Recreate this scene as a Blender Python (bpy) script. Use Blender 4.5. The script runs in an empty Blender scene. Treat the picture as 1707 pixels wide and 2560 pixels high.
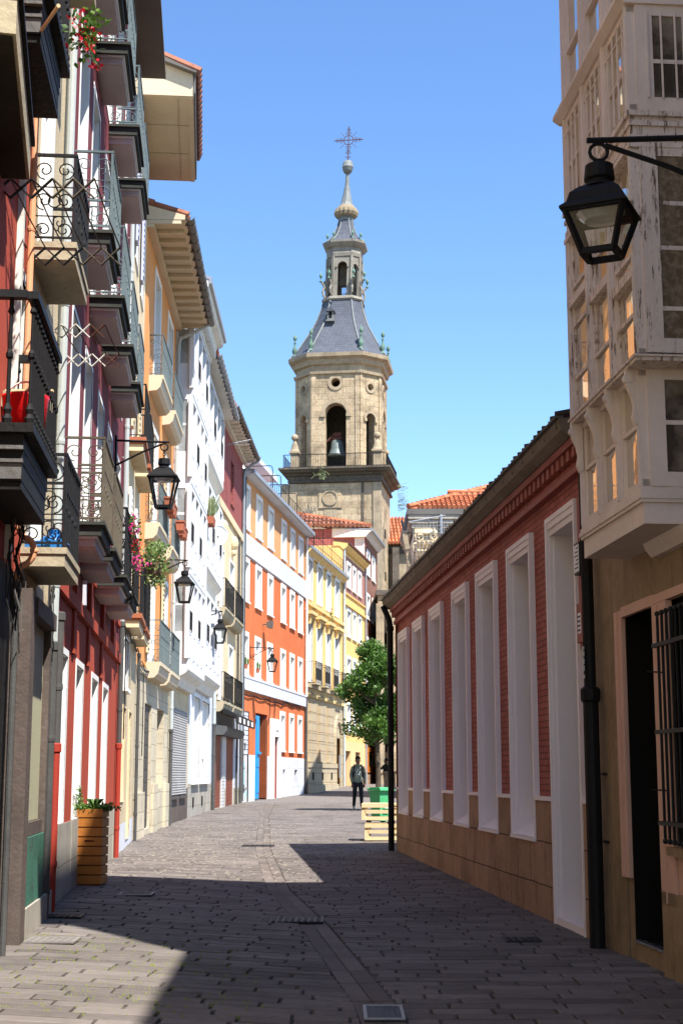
import bpy, math, random
from mathutils import Vector, Matrix
random.seed(7)
R = math.radians
sc = bpy.context.scene
col = sc.collection

# ------------------------------------------------------------------ camera
FPX, CX, CY, HOR, EYE = 3700.0, 853.5, 1280.0, 1938.0, 1.45
PITCH = math.atan((HOR - CY) / FPX)
cam = bpy.data.cameras.new('camera')
cam.sensor_fit = 'VERTICAL'
cam.sensor_height = 36.0
cam.lens = FPX / 2560.0 * 36.0
cam.clip_start = 0.1
cam.clip_end = 3000
cam_ob = bpy.data.objects.new('camera', cam)
col.objects.link(cam_ob)
cam_ob.location = (0, 0, EYE)
cam_ob.rotation_euler = (R(90) + PITCH, 0, 0)
sc.camera = cam_ob

# ------------------------------------------------------------------ light
SUN = Vector((0.39, -0.49, 1.0)).normalized()
ELEV = math.asin(SUN.z)
world = bpy.data.worlds.new('World')
sc.world = world
world.use_nodes = True
wn = world.node_tree
wn.nodes.clear()
wo = wn.nodes.new('ShaderNodeOutputWorld')
bg = wn.nodes.new('ShaderNodeBackground')
sky = wn.nodes.new('ShaderNodeTexSky')
sky.sky_type = 'NISHITA'
sky.sun_disc = False
sky.sun_elevation = ELEV
sky.sun_rotation = math.atan2(SUN.x, SUN.y)
sky.altitude = 500
sky.air_density = 1.0
sky.dust_density = 0.15
sky.ozone_density = 3.0
bg.inputs['Strength'].default_value = 0.13
hs = wn.nodes.new('ShaderNodeHueSaturation')
hs.inputs['Saturation'].default_value = 1.14
hs.inputs['Hue'].default_value = 0.503
wn.links.new(sky.outputs[0], hs.inputs['Color'])
wn.links.new(hs.outputs[0], bg.inputs[0])
wn.links.new(bg.outputs[0], wo.inputs[0])
sl = bpy.data.lights.new('sun', 'SUN')
sl.energy = 5.0
sl.angle = R(0.5)
sl.color = (1.0, 0.955, 0.88)
so = bpy.data.objects.new('sun', sl)
col.objects.link(so)
so.rotation_euler = (-SUN).to_track_quat('-Z', 'Y').to_euler()
so.location = (20, -30, 60)
vs = sc.view_settings
vs.view_transform = 'Standard'
vs.look = 'None'
vs.exposure = 1.15
vs.gamma = 1.0
sc.cycles.max_bounces = 8
sc.cycles.transparent_max_bounces = 12

# ------------------------------------------------------------------ materials
def nodes(m):
    nt = m.node_tree
    return nt, nt.nodes, nt.links

def mth(N, L, op, a, b=None):
    n = N.new('ShaderNodeMath'); n.operation = op
    for i, v in ((0, a), (1, b)):
        if v is None: continue
        if isinstance(v, (int, float)): n.inputs[i].default_value = v
        else: L.new(v, n.inputs[i])
    return n.outputs[0]

def mixc(N, L, f, a, b, blend='MIX'):
    n = N.new('ShaderNodeMix'); n.data_type = 'RGBA'; n.blend_type = blend
    for i, v in ((0, f), (6, a), (7, b)):
        if isinstance(v, (int, float)): n.inputs[i].default_value = v
        elif isinstance(v, tuple): n.inputs[i].default_value = (*v[:3], 1)
        else: L.new(v, n.inputs[i])
    return n.outputs[2]

def ramp(N, L, f, pts):
    n = N.new('ShaderNodeValToRGB')
    while len(n.color_ramp.elements) < len(pts): n.color_ramp.elements.new(0.5)
    for e, (p, c) in zip(n.color_ramp.elements, pts):
        e.position = p
        e.color = (c, c, c, 1) if isinstance(c, (int, float)) else (*c, 1)
    L.new(f, n.inputs[0])
    return n.outputs[0]

def noise(N, L, vec, scale, detail=4, rough=0.6):
    n = N.new('ShaderNodeTexNoise')
    n.inputs['Scale'].default_value = scale
    n.inputs['Detail'].default_value = detail
    n.inputs['Roughness'].default_value = rough
    L.new(vec, n.inputs['Vector'])
    return n.outputs[0]

def mat(name, c, rough=0.85, var=0.18, vscale=1.3, streak=0.0, dirt=(0.10, 0.085, 0.07), bump=0.15, bscale=40,
        brick=None, spots=0.0, peel=None, metal=0.0, island=0.0, spec=0.15, wave=None):
    """procedural surface: patchy tone, rain streaks, optional masonry, chips, peeling paint"""
    m = bpy.data.materials.new(name); m.use_nodes = True
    nt, N, L = nodes(m)
    b = N['Principled BSDF']
    b.inputs['Roughness'].default_value = rough
    b.inputs['Metallic'].default_value = metal
    b.inputs['Specular IOR Level'].default_value = spec
    tc = N.new('ShaderNodeTexCoord'); ob = tc.outputs['Object']
    sp = N.new('ShaderNodeSeparateXYZ'); L.new(ob, sp.inputs[0])
    h = mth(N, L, 'ADD', sp.outputs[0], sp.outputs[1])
    cm = N.new('ShaderNodeCombineXYZ'); L.new(h, cm.inputs[0]); L.new(sp.outputs[2], cm.inputs[1])
    flat = cm.outputs[0]
    colr = c
    hgt = None
    if brick:
        bt = N.new('ShaderNodeTexBrick')
        bt.inputs['Scale'].default_value = 1.0
        bt.inputs['Brick Width'].default_value = brick['w']
        bt.inputs['Row Height'].default_value = brick['h']
        bt.inputs['Mortar Size'].default_value = brick['m']
        bt.inputs['Mortar Smooth'].default_value = 0.15
        bt.inputs['Bias'].default_value = brick.get('bias', 0.0)
        bt.offset = brick.get('off', 0.5)
        bt.inputs['Color1'].default_value = (*c, 1)
        bt.inputs['Color2'].default_value = (*brick['c2'], 1)
        bt.inputs['Mortar'].default_value = (*brick['mc'], 1)
        wv = N.new('ShaderNodeVectorMath'); wv.operation = 'ADD'
        nz = N.new('ShaderNodeTexNoise'); nz.inputs['Scale'].default_value = 1.7; L.new(flat, nz.inputs['Vector'])
        sv = N.new('ShaderNodeVectorMath'); sv.operation = 'SCALE'; sv.inputs['Scale'].default_value = brick.get('warp', 0.02)
        L.new(nz.outputs[1], sv.inputs[0]); L.new(flat, wv.inputs[0]); L.new(sv.outputs[0], wv.inputs[1])
        L.new(wv.outputs[0], bt.inputs['Vector'])
        colr = bt.outputs[0]
        hgt = mth(N, L, 'MULTIPLY', bt.outputs[1], -1.0)
    n1 = noise(N, L, ob, vscale, 6, 0.62)
    f1 = ramp(N, L, n1, [(0.25, 1.0 - var), (0.5, 1.0), (0.78, 1.0 + var * 0.5)])
    colr = mixc(N, L, 1.0, colr, f1, 'MULTIPLY')
    n2 = noise(N, L, ob, vscale * 9, 5, 0.7)
    f2 = ramp(N, L, n2, [(0.3, 1.0 - var * 0.55), (0.65, 1.0)])
    colr = mixc(N, L, 1.0, colr, f2, 'MULTIPLY')
    if island:
        gi = N.new('ShaderNodeNewGeometry')
        f3 = ramp(N, L, gi.outputs['Random Per Island'], [(0.0, 1.0 - island), (1.0, 1.0 + island * 0.7)])
        colr = mixc(N, L, 1.0, colr, f3, 'MULTIPLY')
    if streak:
        mp = N.new('ShaderNodeMapping'); mp.inputs['Scale'].default_value = (7, 7, 0.55); L.new(ob, mp.inputs[0])
        n3 = noise(N, L, mp.outputs[0], 1.0, 5, 0.65)
        f4 = ramp(N, L, n3, [(0.5, 0.0), (0.78, streak)])
        colr = mixc(N, L, f4, colr, dirt)
    if spots:
        n5 = noise(N, L, ob, 3.1, 8, 0.75)
        f5 = ramp(N, L, n5, [(0.56, 0.0), (0.66, spots)])
        colr = mixc(N, L, f5, colr, dirt)
    if peel:
        mp2 = N.new('ShaderNodeMapping'); mp2.inputs['Scale'].default_value = (17, 17, 2.2); L.new(ob, mp2.inputs[0])
        n6 = noise(N, L, mp2.outputs[0], 1.6, 9, 0.8)
        f6 = ramp(N, L, n6, [(0.545, 0.0), (0.585, 1.0)])
        colr = mixc(N, L, f6, colr, peel)
    if isinstance(colr, tuple): b.inputs['Base Color'].default_value = (*colr, 1)
    else: L.new(colr, b.inputs['Base Color'])
    if bump:
        nb = noise(N, L, ob, bscale, 4, 0.6)
        if hgt is not None: nb = mth(N, L, 'ADD', mth(N, L, 'MULTIPLY', nb, 0.35), hgt)
        bp = N.new('ShaderNodeBump'); bp.inputs['Strength'].default_value = bump; bp.inputs['Distance'].default_value = 0.02
        L.new(nb, bp.inputs['Height']); L.new(bp.outputs[0], b.inputs['Normal'])
    return m

def glass(name, c=(0.02, 0.025, 0.03), rough=0.06, cur=None, bumpy=0.05, spec=0.9, cs=2.4):
    """window glass: dark room (or curtain) behind a mirror-like surface, slightly wavy"""
    m = bpy.data.materials.new(name); m.use_nodes = True
    nt, N, L = nodes(m); b = N['Principled BSDF']
    b.inputs['Roughness'].default_value = rough
    b.inputs['Specular IOR Level'].default_value = spec
    b.inputs['IOR'].default_value = 1.6
    tc = N.new('ShaderNodeTexCoord')
    if cur:
        n1 = noise(N, L, tc.outputs['Object'], cs, 5, 0.6)
        f = ramp(N, L, n1, [(0.42, 0.0), (0.6, 1.0)])
        L.new(mixc(N, L, f, c, cur), b.inputs['Base Color'])
    else: b.inputs['Base Color'].default_value = (*c, 1)
    n2 = noise(N, L, tc.outputs['Object'], 3.5, 2, 0.5)
    bp = N.new('ShaderNodeBump'); bp.inputs['Strength'].default_value = bumpy; bp.inputs['Distance'].default_value = 0.03
    L.new(n2, bp.inputs['Height']); L.new(bp.outputs[0], b.inputs['Normal'])
    return m

def leafmat(name, c1, c2, tr=0.35):
    m = bpy.data.materials.new(name); m.use_nodes = True
    nt, N, L = nodes(m); b = N['Principled BSDF']
    gi = N.new('ShaderNodeNewGeometry')
    cc = mixc(N, L, gi.outputs['Random Per Island'], c1, c2)
    L.new(cc, b.inputs['Base Color']); b.inputs['Roughness'].default_value = 0.5
    t = N.new('ShaderNodeBsdfTranslucent'); L.new(cc, t.inputs[0])
    mx = N.new('ShaderNodeMixShader'); mx.inputs[0].default_value = tr
    L.new(b.outputs[0], mx.inputs[1]); L.new(t.outputs[0], mx.inputs[2])
    L.new(mx.outputs[0], N['Material Output'].inputs[0])
    return m

M = {}
def DM(key, *a, **k): M[key] = mat(key, *a, **k)
DM('maroon', (0.20, 0.045, 0.05), streak=0.15, var=0.14)
DM('red', (0.43, 0.075, 0.042), streak=0.12, var=0.12)
DM('cream', (0.70, 0.56, 0.36), streak=0.25, dirt=(0.25, 0.2, 0.14))
DM('roughcream', (0.64, 0.52, 0.34), streak=0.25, dirt=(0.25, 0.2, 0.14), bump=0.6, bscale=60)
DM('orange', (0.74, 0.32, 0.11), streak=0.3, dirt=(0.45, 0.2, 0.08), var=0.18)
DM('white', (0.80, 0.79, 0.76), var=0.06, bump=0.03, streak=0.06, dirt=(0.4, 0.37, 0.33))
DM('whitefacade', (0.64, 0.64, 0.645), var=0.10, bump=0.05, streak=0.3, dirt=(0.40, 0.38, 0.35))
DM('oldwhite', (0.74, 0.71, 0.64), var=0.12, streak=0.3, dirt=(0.3, 0.25, 0.18), spots=0.35)
DM('soffit', (0.50, 0.42, 0.40), var=0.10, streak=0.0, spots=0.25, dirt=(0.25, 0.2, 0.18))
DM('chapelcornice', (0.40, 0.36, 0.30), var=0.3, streak=0.4, spots=0.3)
DM('darksoffit', (0.16, 0.135, 0.115), var=0.2, spots=0.4)
DM('tansoffit', (0.60, 0.50, 0.36), var=0.1, spots=0.15, dirt=(0.25, 0.18, 0.1))
DM('slabstone', (0.42, 0.36, 0.25), var=0.3, spots=0.6, dirt=(0.10, 0.085, 0.06), bump=0.5, bscale=14)
DM('darkslab', (0.05, 0.052, 0.045), var=0.3, spots=0.3, dirt=(0.12, 0.12, 0.09))
DM('slabunder', (0.045, 0.04, 0.03), var=0.5, vscale=0.8, bump=0.3)
DM('blackpaint', (0.014, 0.0135, 0.013), rough=0.65, var=0.4, bump=0.5, bscale=14, spec=0.15, spots=0.25, dirt=(0.06, 0.055, 0.05))
DM('greypaint', (0.13, 0.125, 0.12), rough=0.75, var=0.4, bump=0.6, bscale=12)
DM('iron', (0.013, 0.013, 0.014), rough=0.6, var=0.4, bump=0.1, spec=0.2)
DM('lampblack', (0.006, 0.006, 0.007), rough=0.65, var=0.3, bump=0.05, spec=0.2)
DM('ironold', (0.13, 0.11, 0.08), rough=0.7, var=0.5, spots=0.5, dirt=(0.05, 0.04, 0.03))
DM('ironpale', (0.13, 0.17, 0.18), rough=0.6, var=0.3, spots=0.5, dirt=(0.12, 0.13, 0.12))
DM('pipegrey', (0.42, 0.45, 0.44), rough=0.5, var=0.12)
DM('pipedark', (0.085, 0.083, 0.08), rough=0.55, var=0.3, spots=0.4, dirt=(0.14, 0.13, 0.11))
DM('pipepeach', (0.74, 0.34, 0.18), rough=0.6, var=0.12)
DM('pipered', (0.33, 0.045, 0.03), rough=0.5, var=0.1)
DM('pipeblack', (0.012, 0.012, 0.012), rough=0.55, var=0.4)
DM('brownwood', (0.115, 0.088, 0.076), rough=0.7, var=0.4, streak=0.3, spots=0.35, dirt=(0.18, 0.15, 0.13), bump=0.3, bscale=20)
DM('shutterboard', (0.42, 0.40, 0.27), rough=0.7, var=0.1, streak=0.12, dirt=(0.3, 0.26, 0.17))
DM('greenpanel', (0.06, 0.17, 0.12), rough=0.7, var=0.4, spots=0.95, dirt=(0.07, 0.065, 0.06), bump=0.3)
DM('sandstone', (0.60, 0.52, 0.38), var=0.25, spots=0.25, dirt=(0.22, 0.17, 0.1), bump=0.5, bscale=22,
   brick=dict(w=0.7, h=0.36, m=0.008, c2=(0.52, 0.45, 0.32), mc=(0.32, 0.27, 0.2), warp=0.06))
DM('plinth', (0.36, 0.33, 0.28), var=0.3, spots=0.3, bump=0.3,
   brick=dict(w=1.1, h=0.55, m=0.006, c2=(0.42, 0.38, 0.31), mc=(0.2, 0.18, 0.15)))
DM('greyplinth', (0.62, 0.64, 0.68), var=0.14, streak=0.3, dirt=(0.4, 0.38, 0.36),
   brick=dict(w=1.3, h=0.9, m=0.006, c2=(0.66, 0.67, 0.70), mc=(0.35, 0.35, 0.36)))
DM('greyband', (0.58, 0.60, 0.66), var=0.08, streak=0.12, dirt=(0.35, 0.35, 0.37))
DM('redorange', (0.62, 0.17, 0.065), var=0.2, streak=0.4, dirt=(0.42, 0.06, 0.02))
DM('orangeband', (0.74, 0.26, 0.10), var=0.1)
DM('tilebrick', (0.74, 0.40, 0.18), var=0.1, bump=0.4, brick=dict(w=6.0, h=0.105, m=0.02, c2=(0.70, 0.36, 0.16), mc=(0.42, 0.22, 0.11), warp=0.0))
DM('yellow', (0.79, 0.51, 0.19), var=0.16, streak=0.3, dirt=(0.5, 0.32, 0.1))
DM('yellowtrim', (0.72, 0.52, 0.24), var=0.12, streak=0.15)
DM('peach', (0.80, 0.50, 0.25), var=0.1)
DM('brownbrick', (0.26, 0.095, 0.06), var=0.2, bump=0.4, brick=dict(w=0.25, h=0.085, m=0.012, c2=(0.20, 0.07, 0.045), mc=(0.3, 0.2, 0.15), warp=0.0))
DM('maroonbrick', (0.34, 0.10, 0.09), var=0.12, bump=0.4, brick=dict(w=0.5, h=0.13, m=0.018, c2=(0.31, 0.09, 0.08), mc=(0.2, 0.06, 0.055), warp=0.0))
DM('mauve', (0.36, 0.17, 0.14), var=0.1)
DM('facestone', (0.50, 0.41, 0.28), var=0.2, bump=0.4, streak=0.15, brick=dict(w=3.0, h=0.52, m=0.014, c2=(0.47, 0.38, 0.25), mc=(0.2, 0.16, 0.11), warp=0.0))
DM('blackstain', (0.13, 0.11, 0.09), var=0.4, spots=0.5, dirt=(0.03, 0.028, 0.025), bump=0.4)
DM('towerstone', (0.45, 0.345, 0.22), var=0.6, vscale=0.6, spots=0.75, dirt=(0.16, 0.12, 0.075), bump=0.6, bscale=9, streak=0.5,
   brick=dict(w=1.15, h=0.5, m=0.018, c2=(0.55, 0.43, 0.28), mc=(0.34, 0.265, 0.18), warp=0.08))
DM('towertrim', (0.39, 0.31, 0.21), var=0.35, spots=0.55, dirt=(0.11, 0.095, 0.075), streak=0.5, bump=0.4, bscale=9)
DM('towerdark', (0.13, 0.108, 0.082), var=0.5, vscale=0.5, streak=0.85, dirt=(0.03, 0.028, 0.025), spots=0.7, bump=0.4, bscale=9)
DM('slate', (0.085, 0.093, 0.115), rough=0.55, var=0.2, bump=0.4, streak=0.15, dirt=(0.2, 0.2, 0.21),
   brick=dict(w=0.35, h=0.22, m=0.012, c2=(0.10, 0.11, 0.135), mc=(0.05, 0.055, 0.068), warp=0.0))
DM('lead', (0.19, 0.205, 0.205), rough=0.55, var=0.3, spots=0.4, dirt=(0.36, 0.28, 0.17))
DM('verdigris', (0.13, 0.22, 0.17), rough=0.7, var=0.35, spots=0.5, dirt=(0.32, 0.30, 0.18))
DM('spirestone', (0.26, 0.24, 0.20), var=0.4, spots=0.7, dirt=(0.22, 0.2, 0.17), bump=0.3, bscale=9)
DM('spirebulb', (0.27, 0.215, 0.145), var=0.35, spots=0.4, dirt=(0.2, 0.18, 0.15), bump=0.3, bscale=9)
DM('bronze', (0.15, 0.18, 0.17), rough=0.5, var=0.2, metal=0.3)
DM('rust', (0.12, 0.05, 0.035), rough=0.8, var=0.4)
DM('void', (0.008, 0.007, 0.006), rough=0.9, var=0.2)
DM('rooftile', (0.48, 0.165, 0.08), var=0.3, vscale=3.0, spots=0.5, dirt=(0.6, 0.33, 0.14), island=0.35)
DM('rooftiledull', (0.30, 0.125, 0.08), var=0.35, vscale=3.0, spots=0.5, dirt=(0.25, 0.15, 0.1), island=0.25)
DM('rooftiledark', (0.06, 0.045, 0.036), var=0.4, vscale=3.0, island=0.3)
DM('redtile', (0.36, 0.10, 0.078), rough=0.75, var=0.3, bump=0.25, spec=0.1, streak=0.08, dirt=(0.4, 0.2, 0.15),
   brick=dict(w=0.19, h=0.062, m=0.007, c2=(0.46, 0.155, 0.12), mc=(0.18, 0.065, 0.052), warp=0.01, bias=-0.15))
DM('redsmooth', (0.31, 0.085, 0.065), rough=0.6, var=0.15)
DM('mossconcrete', (0.21, 0.175, 0.13), var=0.35, spots=0.6, dirt=(0.12, 0.11, 0.06), streak=0.5, bump=0.4)
DM('lilac', (0.84, 0.78, 0.765), rough=0.6, var=0.05, bump=0.05)
DM('brownstone', (0.36, 0.235, 0.145), var=0.42, vscale=1.6, streak=0.12, dirt=(0.15, 0.085, 0.05), bump=0.35, bscale=18, spots=0.35,
   brick=dict(w=0.66, h=0.41, m=0.008, c2=(0.45, 0.28, 0.18), mc=(0.12, 0.07, 0.045), warp=0.03, off=0.37))
DM('houstone', (0.31, 0.22, 0.13), var=0.45, vscale=0.9, streak=0.6, dirt=(0.10, 0.065, 0.035), spots=0.3, bump=0.3)
DM('pinkpaint', (0.68, 0.585, 0.53), rough=0.6, var=0.15, streak=0.3, dirt=(0.42, 0.34, 0.28), bump=0.1)
DM('peelpaint', (0.64, 0.555, 0.51), rough=0.75, var=0.12, peel=(0.15, 0.10, 0.075), bump=0.5, bscale=30)
DM('pinkwood', (0.60, 0.37, 0.28), rough=0.6, var=0.12, streak=0.3, dirt=(0.5, 0.27, 0.16))
DM('bluedoor', (0.02, 0.28, 0.62), rough=0.45, var=0.08)
DM('brownedge', (0.36, 0.12, 0.06), rough=0.6, var=0.2)
DM('browndoor', (0.20, 0.055, 0.02), rough=0.5, var=0.25, streak=0.3)
DM('greydoor', (0.085, 0.075, 0.07), rough=0.6, var=0.25)
DM('shutterblue', (0.42, 0.44, 0.58), rough=0.6, var=0.08)
DM('shuttercream', (0.66, 0.55, 0.36), rough=0.6, var=0.1)
DM('metalshutter', (0.55, 0.54, 0.53), rough=0.5, var=0.15, spots=0.3)
DM('brownplanks', (0.23, 0.07, 0.045), rough=0.6, var=0.25)
DM('awningblack', (0.02, 0.02, 0.022), rough=0.6, var=0.2)
DM('awninggrey', (0.10, 0.105, 0.105), rough=0.6, var=0.2)
DM('zinc', (0.30, 0.33, 0.36), rough=0.45, var=0.15, metal=0.3)
DM('gutter', (0.13, 0.12, 0.11), rough=0.5, var=0.25)
DM('planterwood', (0.44, 0.16, 0.035), rough=0.45, var=0.25, streak=0.25, dirt=(0.25, 0.085, 0.02), island=0.2)
DM('pine', (0.74, 0.57, 0.33), rough=0.65, var=0.15, streak=0.15, dirt=(0.55, 0.34, 0.14), island=0.12)
DM('bingreen', (0.07, 0.36, 0.14), rough=0.4, var=0.08)
DM('terracotta', (0.40, 0.13, 0.075), rough=0.8, var=0.2)
DM('redplastic', (0.62, 0.01, 0.012), rough=0.35, var=0.06)
DM('bluepaint', (0.03, 0.17, 0.46), rough=0.3, var=0.08)
DM('wicker', (0.14, 0.085, 0.055), var=0.4, bump=0.6, bscale=60)
DM('bark', (0.10, 0.075, 0.05), var=0.4, bump=0.6, bscale=25)
DM('skin', (0.42, 0.24, 0.17), rough=0.6, var=0.05)
DM('skindark', (0.16, 0.09, 0.065), rough=0.6, var=0.05)
DM('hair', (0.02, 0.016, 0.014), rough=0.6, var=0.3)
DM('hoodie', (0.17, 0.185, 0.145), rough=0.9, var=0.15, bump=0.3)
DM('trousers', (0.016, 0.016, 0.02), rough=0.85, var=0.2)
DM('shoe', (0.42, 0.38, 0.34), rough=0.7)
DM('blackcloth', (0.012, 0.012, 0.014), rough=0.8)
DM('stone_paving', (0.160, 0.138, 0.126), rough=0.75, var=0.34, vscale=0.8, island=0.26, bump=0.4, bscale=30, spots=0.45, dirt=(0.085, 0.075, 0.07))
DM('channelstone', (0.160, 0.134, 0.120), rough=0.75, var=0.25, vscale=2.0, island=0.2, bump=0.4, bscale=30)
DM('sandjoint', (0.10, 0.09, 0.072), var=0.5, vscale=6, spots=0.5, dirt=(0.20, 0.20, 0.08))
DM('sunflecks', (0.42, 0.38, 0.30), var=0.3)
DM('grass', (0.25, 0.30, 0.06), var=0.3)
DM('pavedge', (0.22, 0.20, 0.185), var=0.2, bump=0.3, streak=0)
DM('castiron', (0.04, 0.04, 0.042), rough=0.5, var=0.3, metal=0.5, bump=0.2)
DM('paper', (0.8, 0.8, 0.8), var=0.03)
DM('chrome', (0.6, 0.6, 0.6), rough=0.25, metal=0.9, var=0.1)
DM('cyanpaint', (0.15, 0.55, 0.62), var=0.2)
DM('ink', (0.03, 0.03, 0.035), var=0.1)
DM('reliefstone', (0.66, 0.52, 0.32), var=0.25, spots=0.3, dirt=(0.28, 0.2, 0.12), bump=0.5, bscale=12)
DM('netgrey', (0.35, 0.36, 0.38), rough=0.5)
DM('greydish', (0.78, 0.79, 0.80), rough=0.4, var=0.05)
M['glass'] = glass('glass')
M['glasscurtain'] = glass('glasscurtain', (0.03, 0.03, 0.03), 0.07, (0.22, 0.19, 0.15))
M['glassgrey'] = glass('glassgrey', (0.20, 0.215, 0.22), 0.2, (0.32, 0.335, 0.335))
M['glasslace'] = glass('glasslace', (0.10, 0.075, 0.05), 0.2, (0.19, 0.155, 0.11), cs=17)
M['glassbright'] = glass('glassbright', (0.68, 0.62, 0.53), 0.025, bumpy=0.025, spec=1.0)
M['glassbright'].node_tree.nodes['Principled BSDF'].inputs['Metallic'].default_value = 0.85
M['lampglass'] = glass('lampglass', (0.02, 0.02, 0.02), 0.1)
M['leaf'] = leafmat('leaf', (0.035, 0.10, 0.014), (0.13, 0.24, 0.035), 0.4)
M['ivyleaf'] = leafmat('ivyleaf', (0.10, 0.20, 0.03), (0.30, 0.36, 0.14), 0.35)
M['petalpink'] = leafmat('petalpink', (0.80, 0.02, 0.22), (0.85, 0.08, 0.38), 0.3)
M['petalred'] = leafmat('petalred', (0.55, 0.005, 0.01), (0.75, 0.02, 0.04), 0.3)
M['petalpurple'] = leafmat('petalpurple', (0.35, 0.10, 0.55), (0.5, 0.2, 0.65), 0.3)
M['drygrass'] = leafmat('drygrass', (0.20, 0.30, 0.10), (0.45, 0.45, 0.28), 0.3)
# clear lantern panes
def clear(name):
    m = bpy.data.materials.new(name); m.use_nodes = True
    nt, N, L = nodes(m); N.remove(N['Principled BSDF'])
    t = N.new('ShaderNodeBsdfTransparent'); t.inputs[0].default_value = (0.93, 0.95, 0.95, 1)
    g = N.new('ShaderNodeBsdfGlossy'); g.inputs['Roughness'].default_value = 0.05
    mx = N.new('ShaderNodeMixShader'); mx.inputs[0].default_value = 0.07
    L.new(t.outputs[0], mx.inputs[1]); L.new(g.outputs[0], mx.inputs[2])
    L.new(mx.outputs[0], N['Material Output'].inputs[0])
    return m
M['pane'] = clear('pane')

# ------------------------------------------------------------------ mesh builder
class MB:
    def __init__(s, side=1): s.v = []; s.f = []; s.m = []; s.side = side
    def add(s, vs, fs, m=0):
        o = len(s.v); s.v += [tuple(q) for q in vs]
        for f in fs: s.f.append(tuple(o + i for i in f)); s.m.append(m)
    def box(s, x0, x1, y0, y1, z0, z1, m=0):
        if x0 > x1: x0, x1 = x1, x0
        if y0 > y1: y0, y1 = y1, y0
        s.add([(x0, y0, z0), (x1, y0, z0), (x1, y1, z0), (x0, y1, z0), (x0, y0, z1), (x1, y0, z1), (x1, y1, z1), (x0, y1, z1)],
              [(0, 3, 2, 1), (4, 5, 6, 7), (0, 1, 5, 4), (1, 2, 6, 5), (2, 3, 7, 6), (3, 0, 4, 7)], m)
    def fb(s, u0, u1, w0, w1, z0, z1, m=0):      # facade box: along, outward, up
        s.box(u0, u1, -w0 * s.side, -w1 * s.side, z0, z1, m)
    def fp(s, u, w, z): return (u, -w * s.side, z)
    def quad(s, a, b, c, d, m=0): s.add([a, b, c, d], [(0, 1, 2, 3)], m)
    def prism(s, prof, u0, u1, m=0):             # profile of (w, z) extruded along u
        n = len(prof)
        vs = [s.fp(u0, w, z) for w, z in prof] + [s.fp(u1, w, z) for w, z in prof]
        fs = [(i, (i + 1) % n, n + (i + 1) % n, n + i) for i in range(n)] + [tuple(range(n)), tuple(range(2 * n - 1, n - 1, -1))]
        s.add(vs, fs, m)
    def beam(s, a, b, w, h=None, m=0, up=(0, 0, 1)):
        a = Vector(a); b = Vector(b); h = h or w
        d = (b - a).normalized(); u = Vector(up)
        if abs(d.dot(u)) > 0.95: u = Vector((1, 0, 0))
        x = d.cross(u).normalized() * w / 2; y = x.cross(d).normalized() * h / 2
        vs = [p + q for p in (a, b) for q in (-x - y, x - y, x + y, -x + y)]
        s.add(vs, [(0, 1, 2, 3), (7, 6, 5, 4), (0, 4, 5, 1), (1, 5, 6, 2), (2, 6, 7, 3), (3, 7, 4, 0)], m)
    def tube(s, pts, r, n=6, m=0, closed=False):
        pts = [Vector(p) for p in pts]; k = len(pts)
        rs = r if isinstance(r, (list, tuple)) else [r] * k
        up = Vector((0.03, 0.02, 1)); o = len(s.v)
        prev = None
        for i, p in enumerate(pts):
            if closed: d = pts[(i + 1) % k] - pts[i - 1]
            else: d = pts[min(i + 1, k - 1)] - pts[max(i - 1, 0)]
            if d.length < 1e-9: d = Vector((0, 0, 1))
            d.normalize()
            if prev is None:
                x = d.cross(up)
                if x.length < 0.1: x = d.cross(Vector((1, 0, 0)))
            else: x = prev - d * prev.dot(d)
            x.normalize(); prev = x.copy(); y = d.cross(x)
            for j in range(n):
                a = 2 * math.pi * j / n
                s.v.append(tuple(p + (x * math.cos(a) + y * math.sin(a)) * rs[i]))
        for i in range(k if closed else k - 1):
            i2 = (i + 1) % k
            for j in range(n):
                s.f.append((o + i * n + j, o + i * n + (j + 1) % n, o + i2 * n + (j + 1) % n, o + i2 * n + j)); s.m.append(m)
        if not closed:
            s.f.append(tuple(o + j for j in range(n))[::-1]); s.m.append(m)
            s.f.append(tuple(o + (k - 1) * n + j for j in range(n))); s.m.append(m)
    def lathe(s, prof, n=12, c=(0, 0, 0), m=0, rot=0.0, shape=None):
        o = len(s.v); k = len(prof)
        for r, z in prof:
            for j in range(n):
                if shape: x, y = shape[j]; s.v.append((c[0] + x * r, c[1] + y * r, c[2] + z))
                else:
                    a = rot + 2 * math.pi * j / n
                    s.v.append((c[0] + r * math.cos(a), c[1] + r * math.sin(a), c[2] + z))
        for i in range(k - 1):
            for j in range(n):
                s.f.append((o + i * n + j, o + i * n + (j + 1) % n, o + (i + 1) * n + (j + 1) % n, o + (i + 1) * n + j)); s.m.append(m)
        s.f.append(tuple(o + j for j in range(n))[::-1]); s.m.append(m)
        s.f.append(tuple(o + (k - 1) * n + j for j in range(n))); s.m.append(m)
    def ball(s, c, r, m=0, n=10, sq=1.0):
        s.lathe([(max(r * math.sin(t * math.pi / 8), 0.001), -r * sq * math.cos(t * math.pi / 8)) for t in range(9)], n, c, m)
    def mesh(s, name, mats, smooth=False):
        me = bpy.data.meshes.new(name); me.from_pydata(s.v, [], s.f)
        for q in mats: me.materials.append(M[q] if isinstance(q, str) else q)
        me.polygons.foreach_set('material_index', s.m)
        if smooth: me.polygons.foreach_set('use_smooth', [True] * len(s.f))
        me.update(); return me
    def build(s, name, mats, parent=None, smooth=False, loc=(0, 0, 0)):
        return link(name, s.mesh(name, mats, smooth), parent, loc)

def link(name, me, parent=None, loc=(0, 0, 0)):
    o = bpy.data.objects.new(name, me); col.objects.link(o); o.location = loc
    if parent: o.parent = parent
    return o

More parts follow.
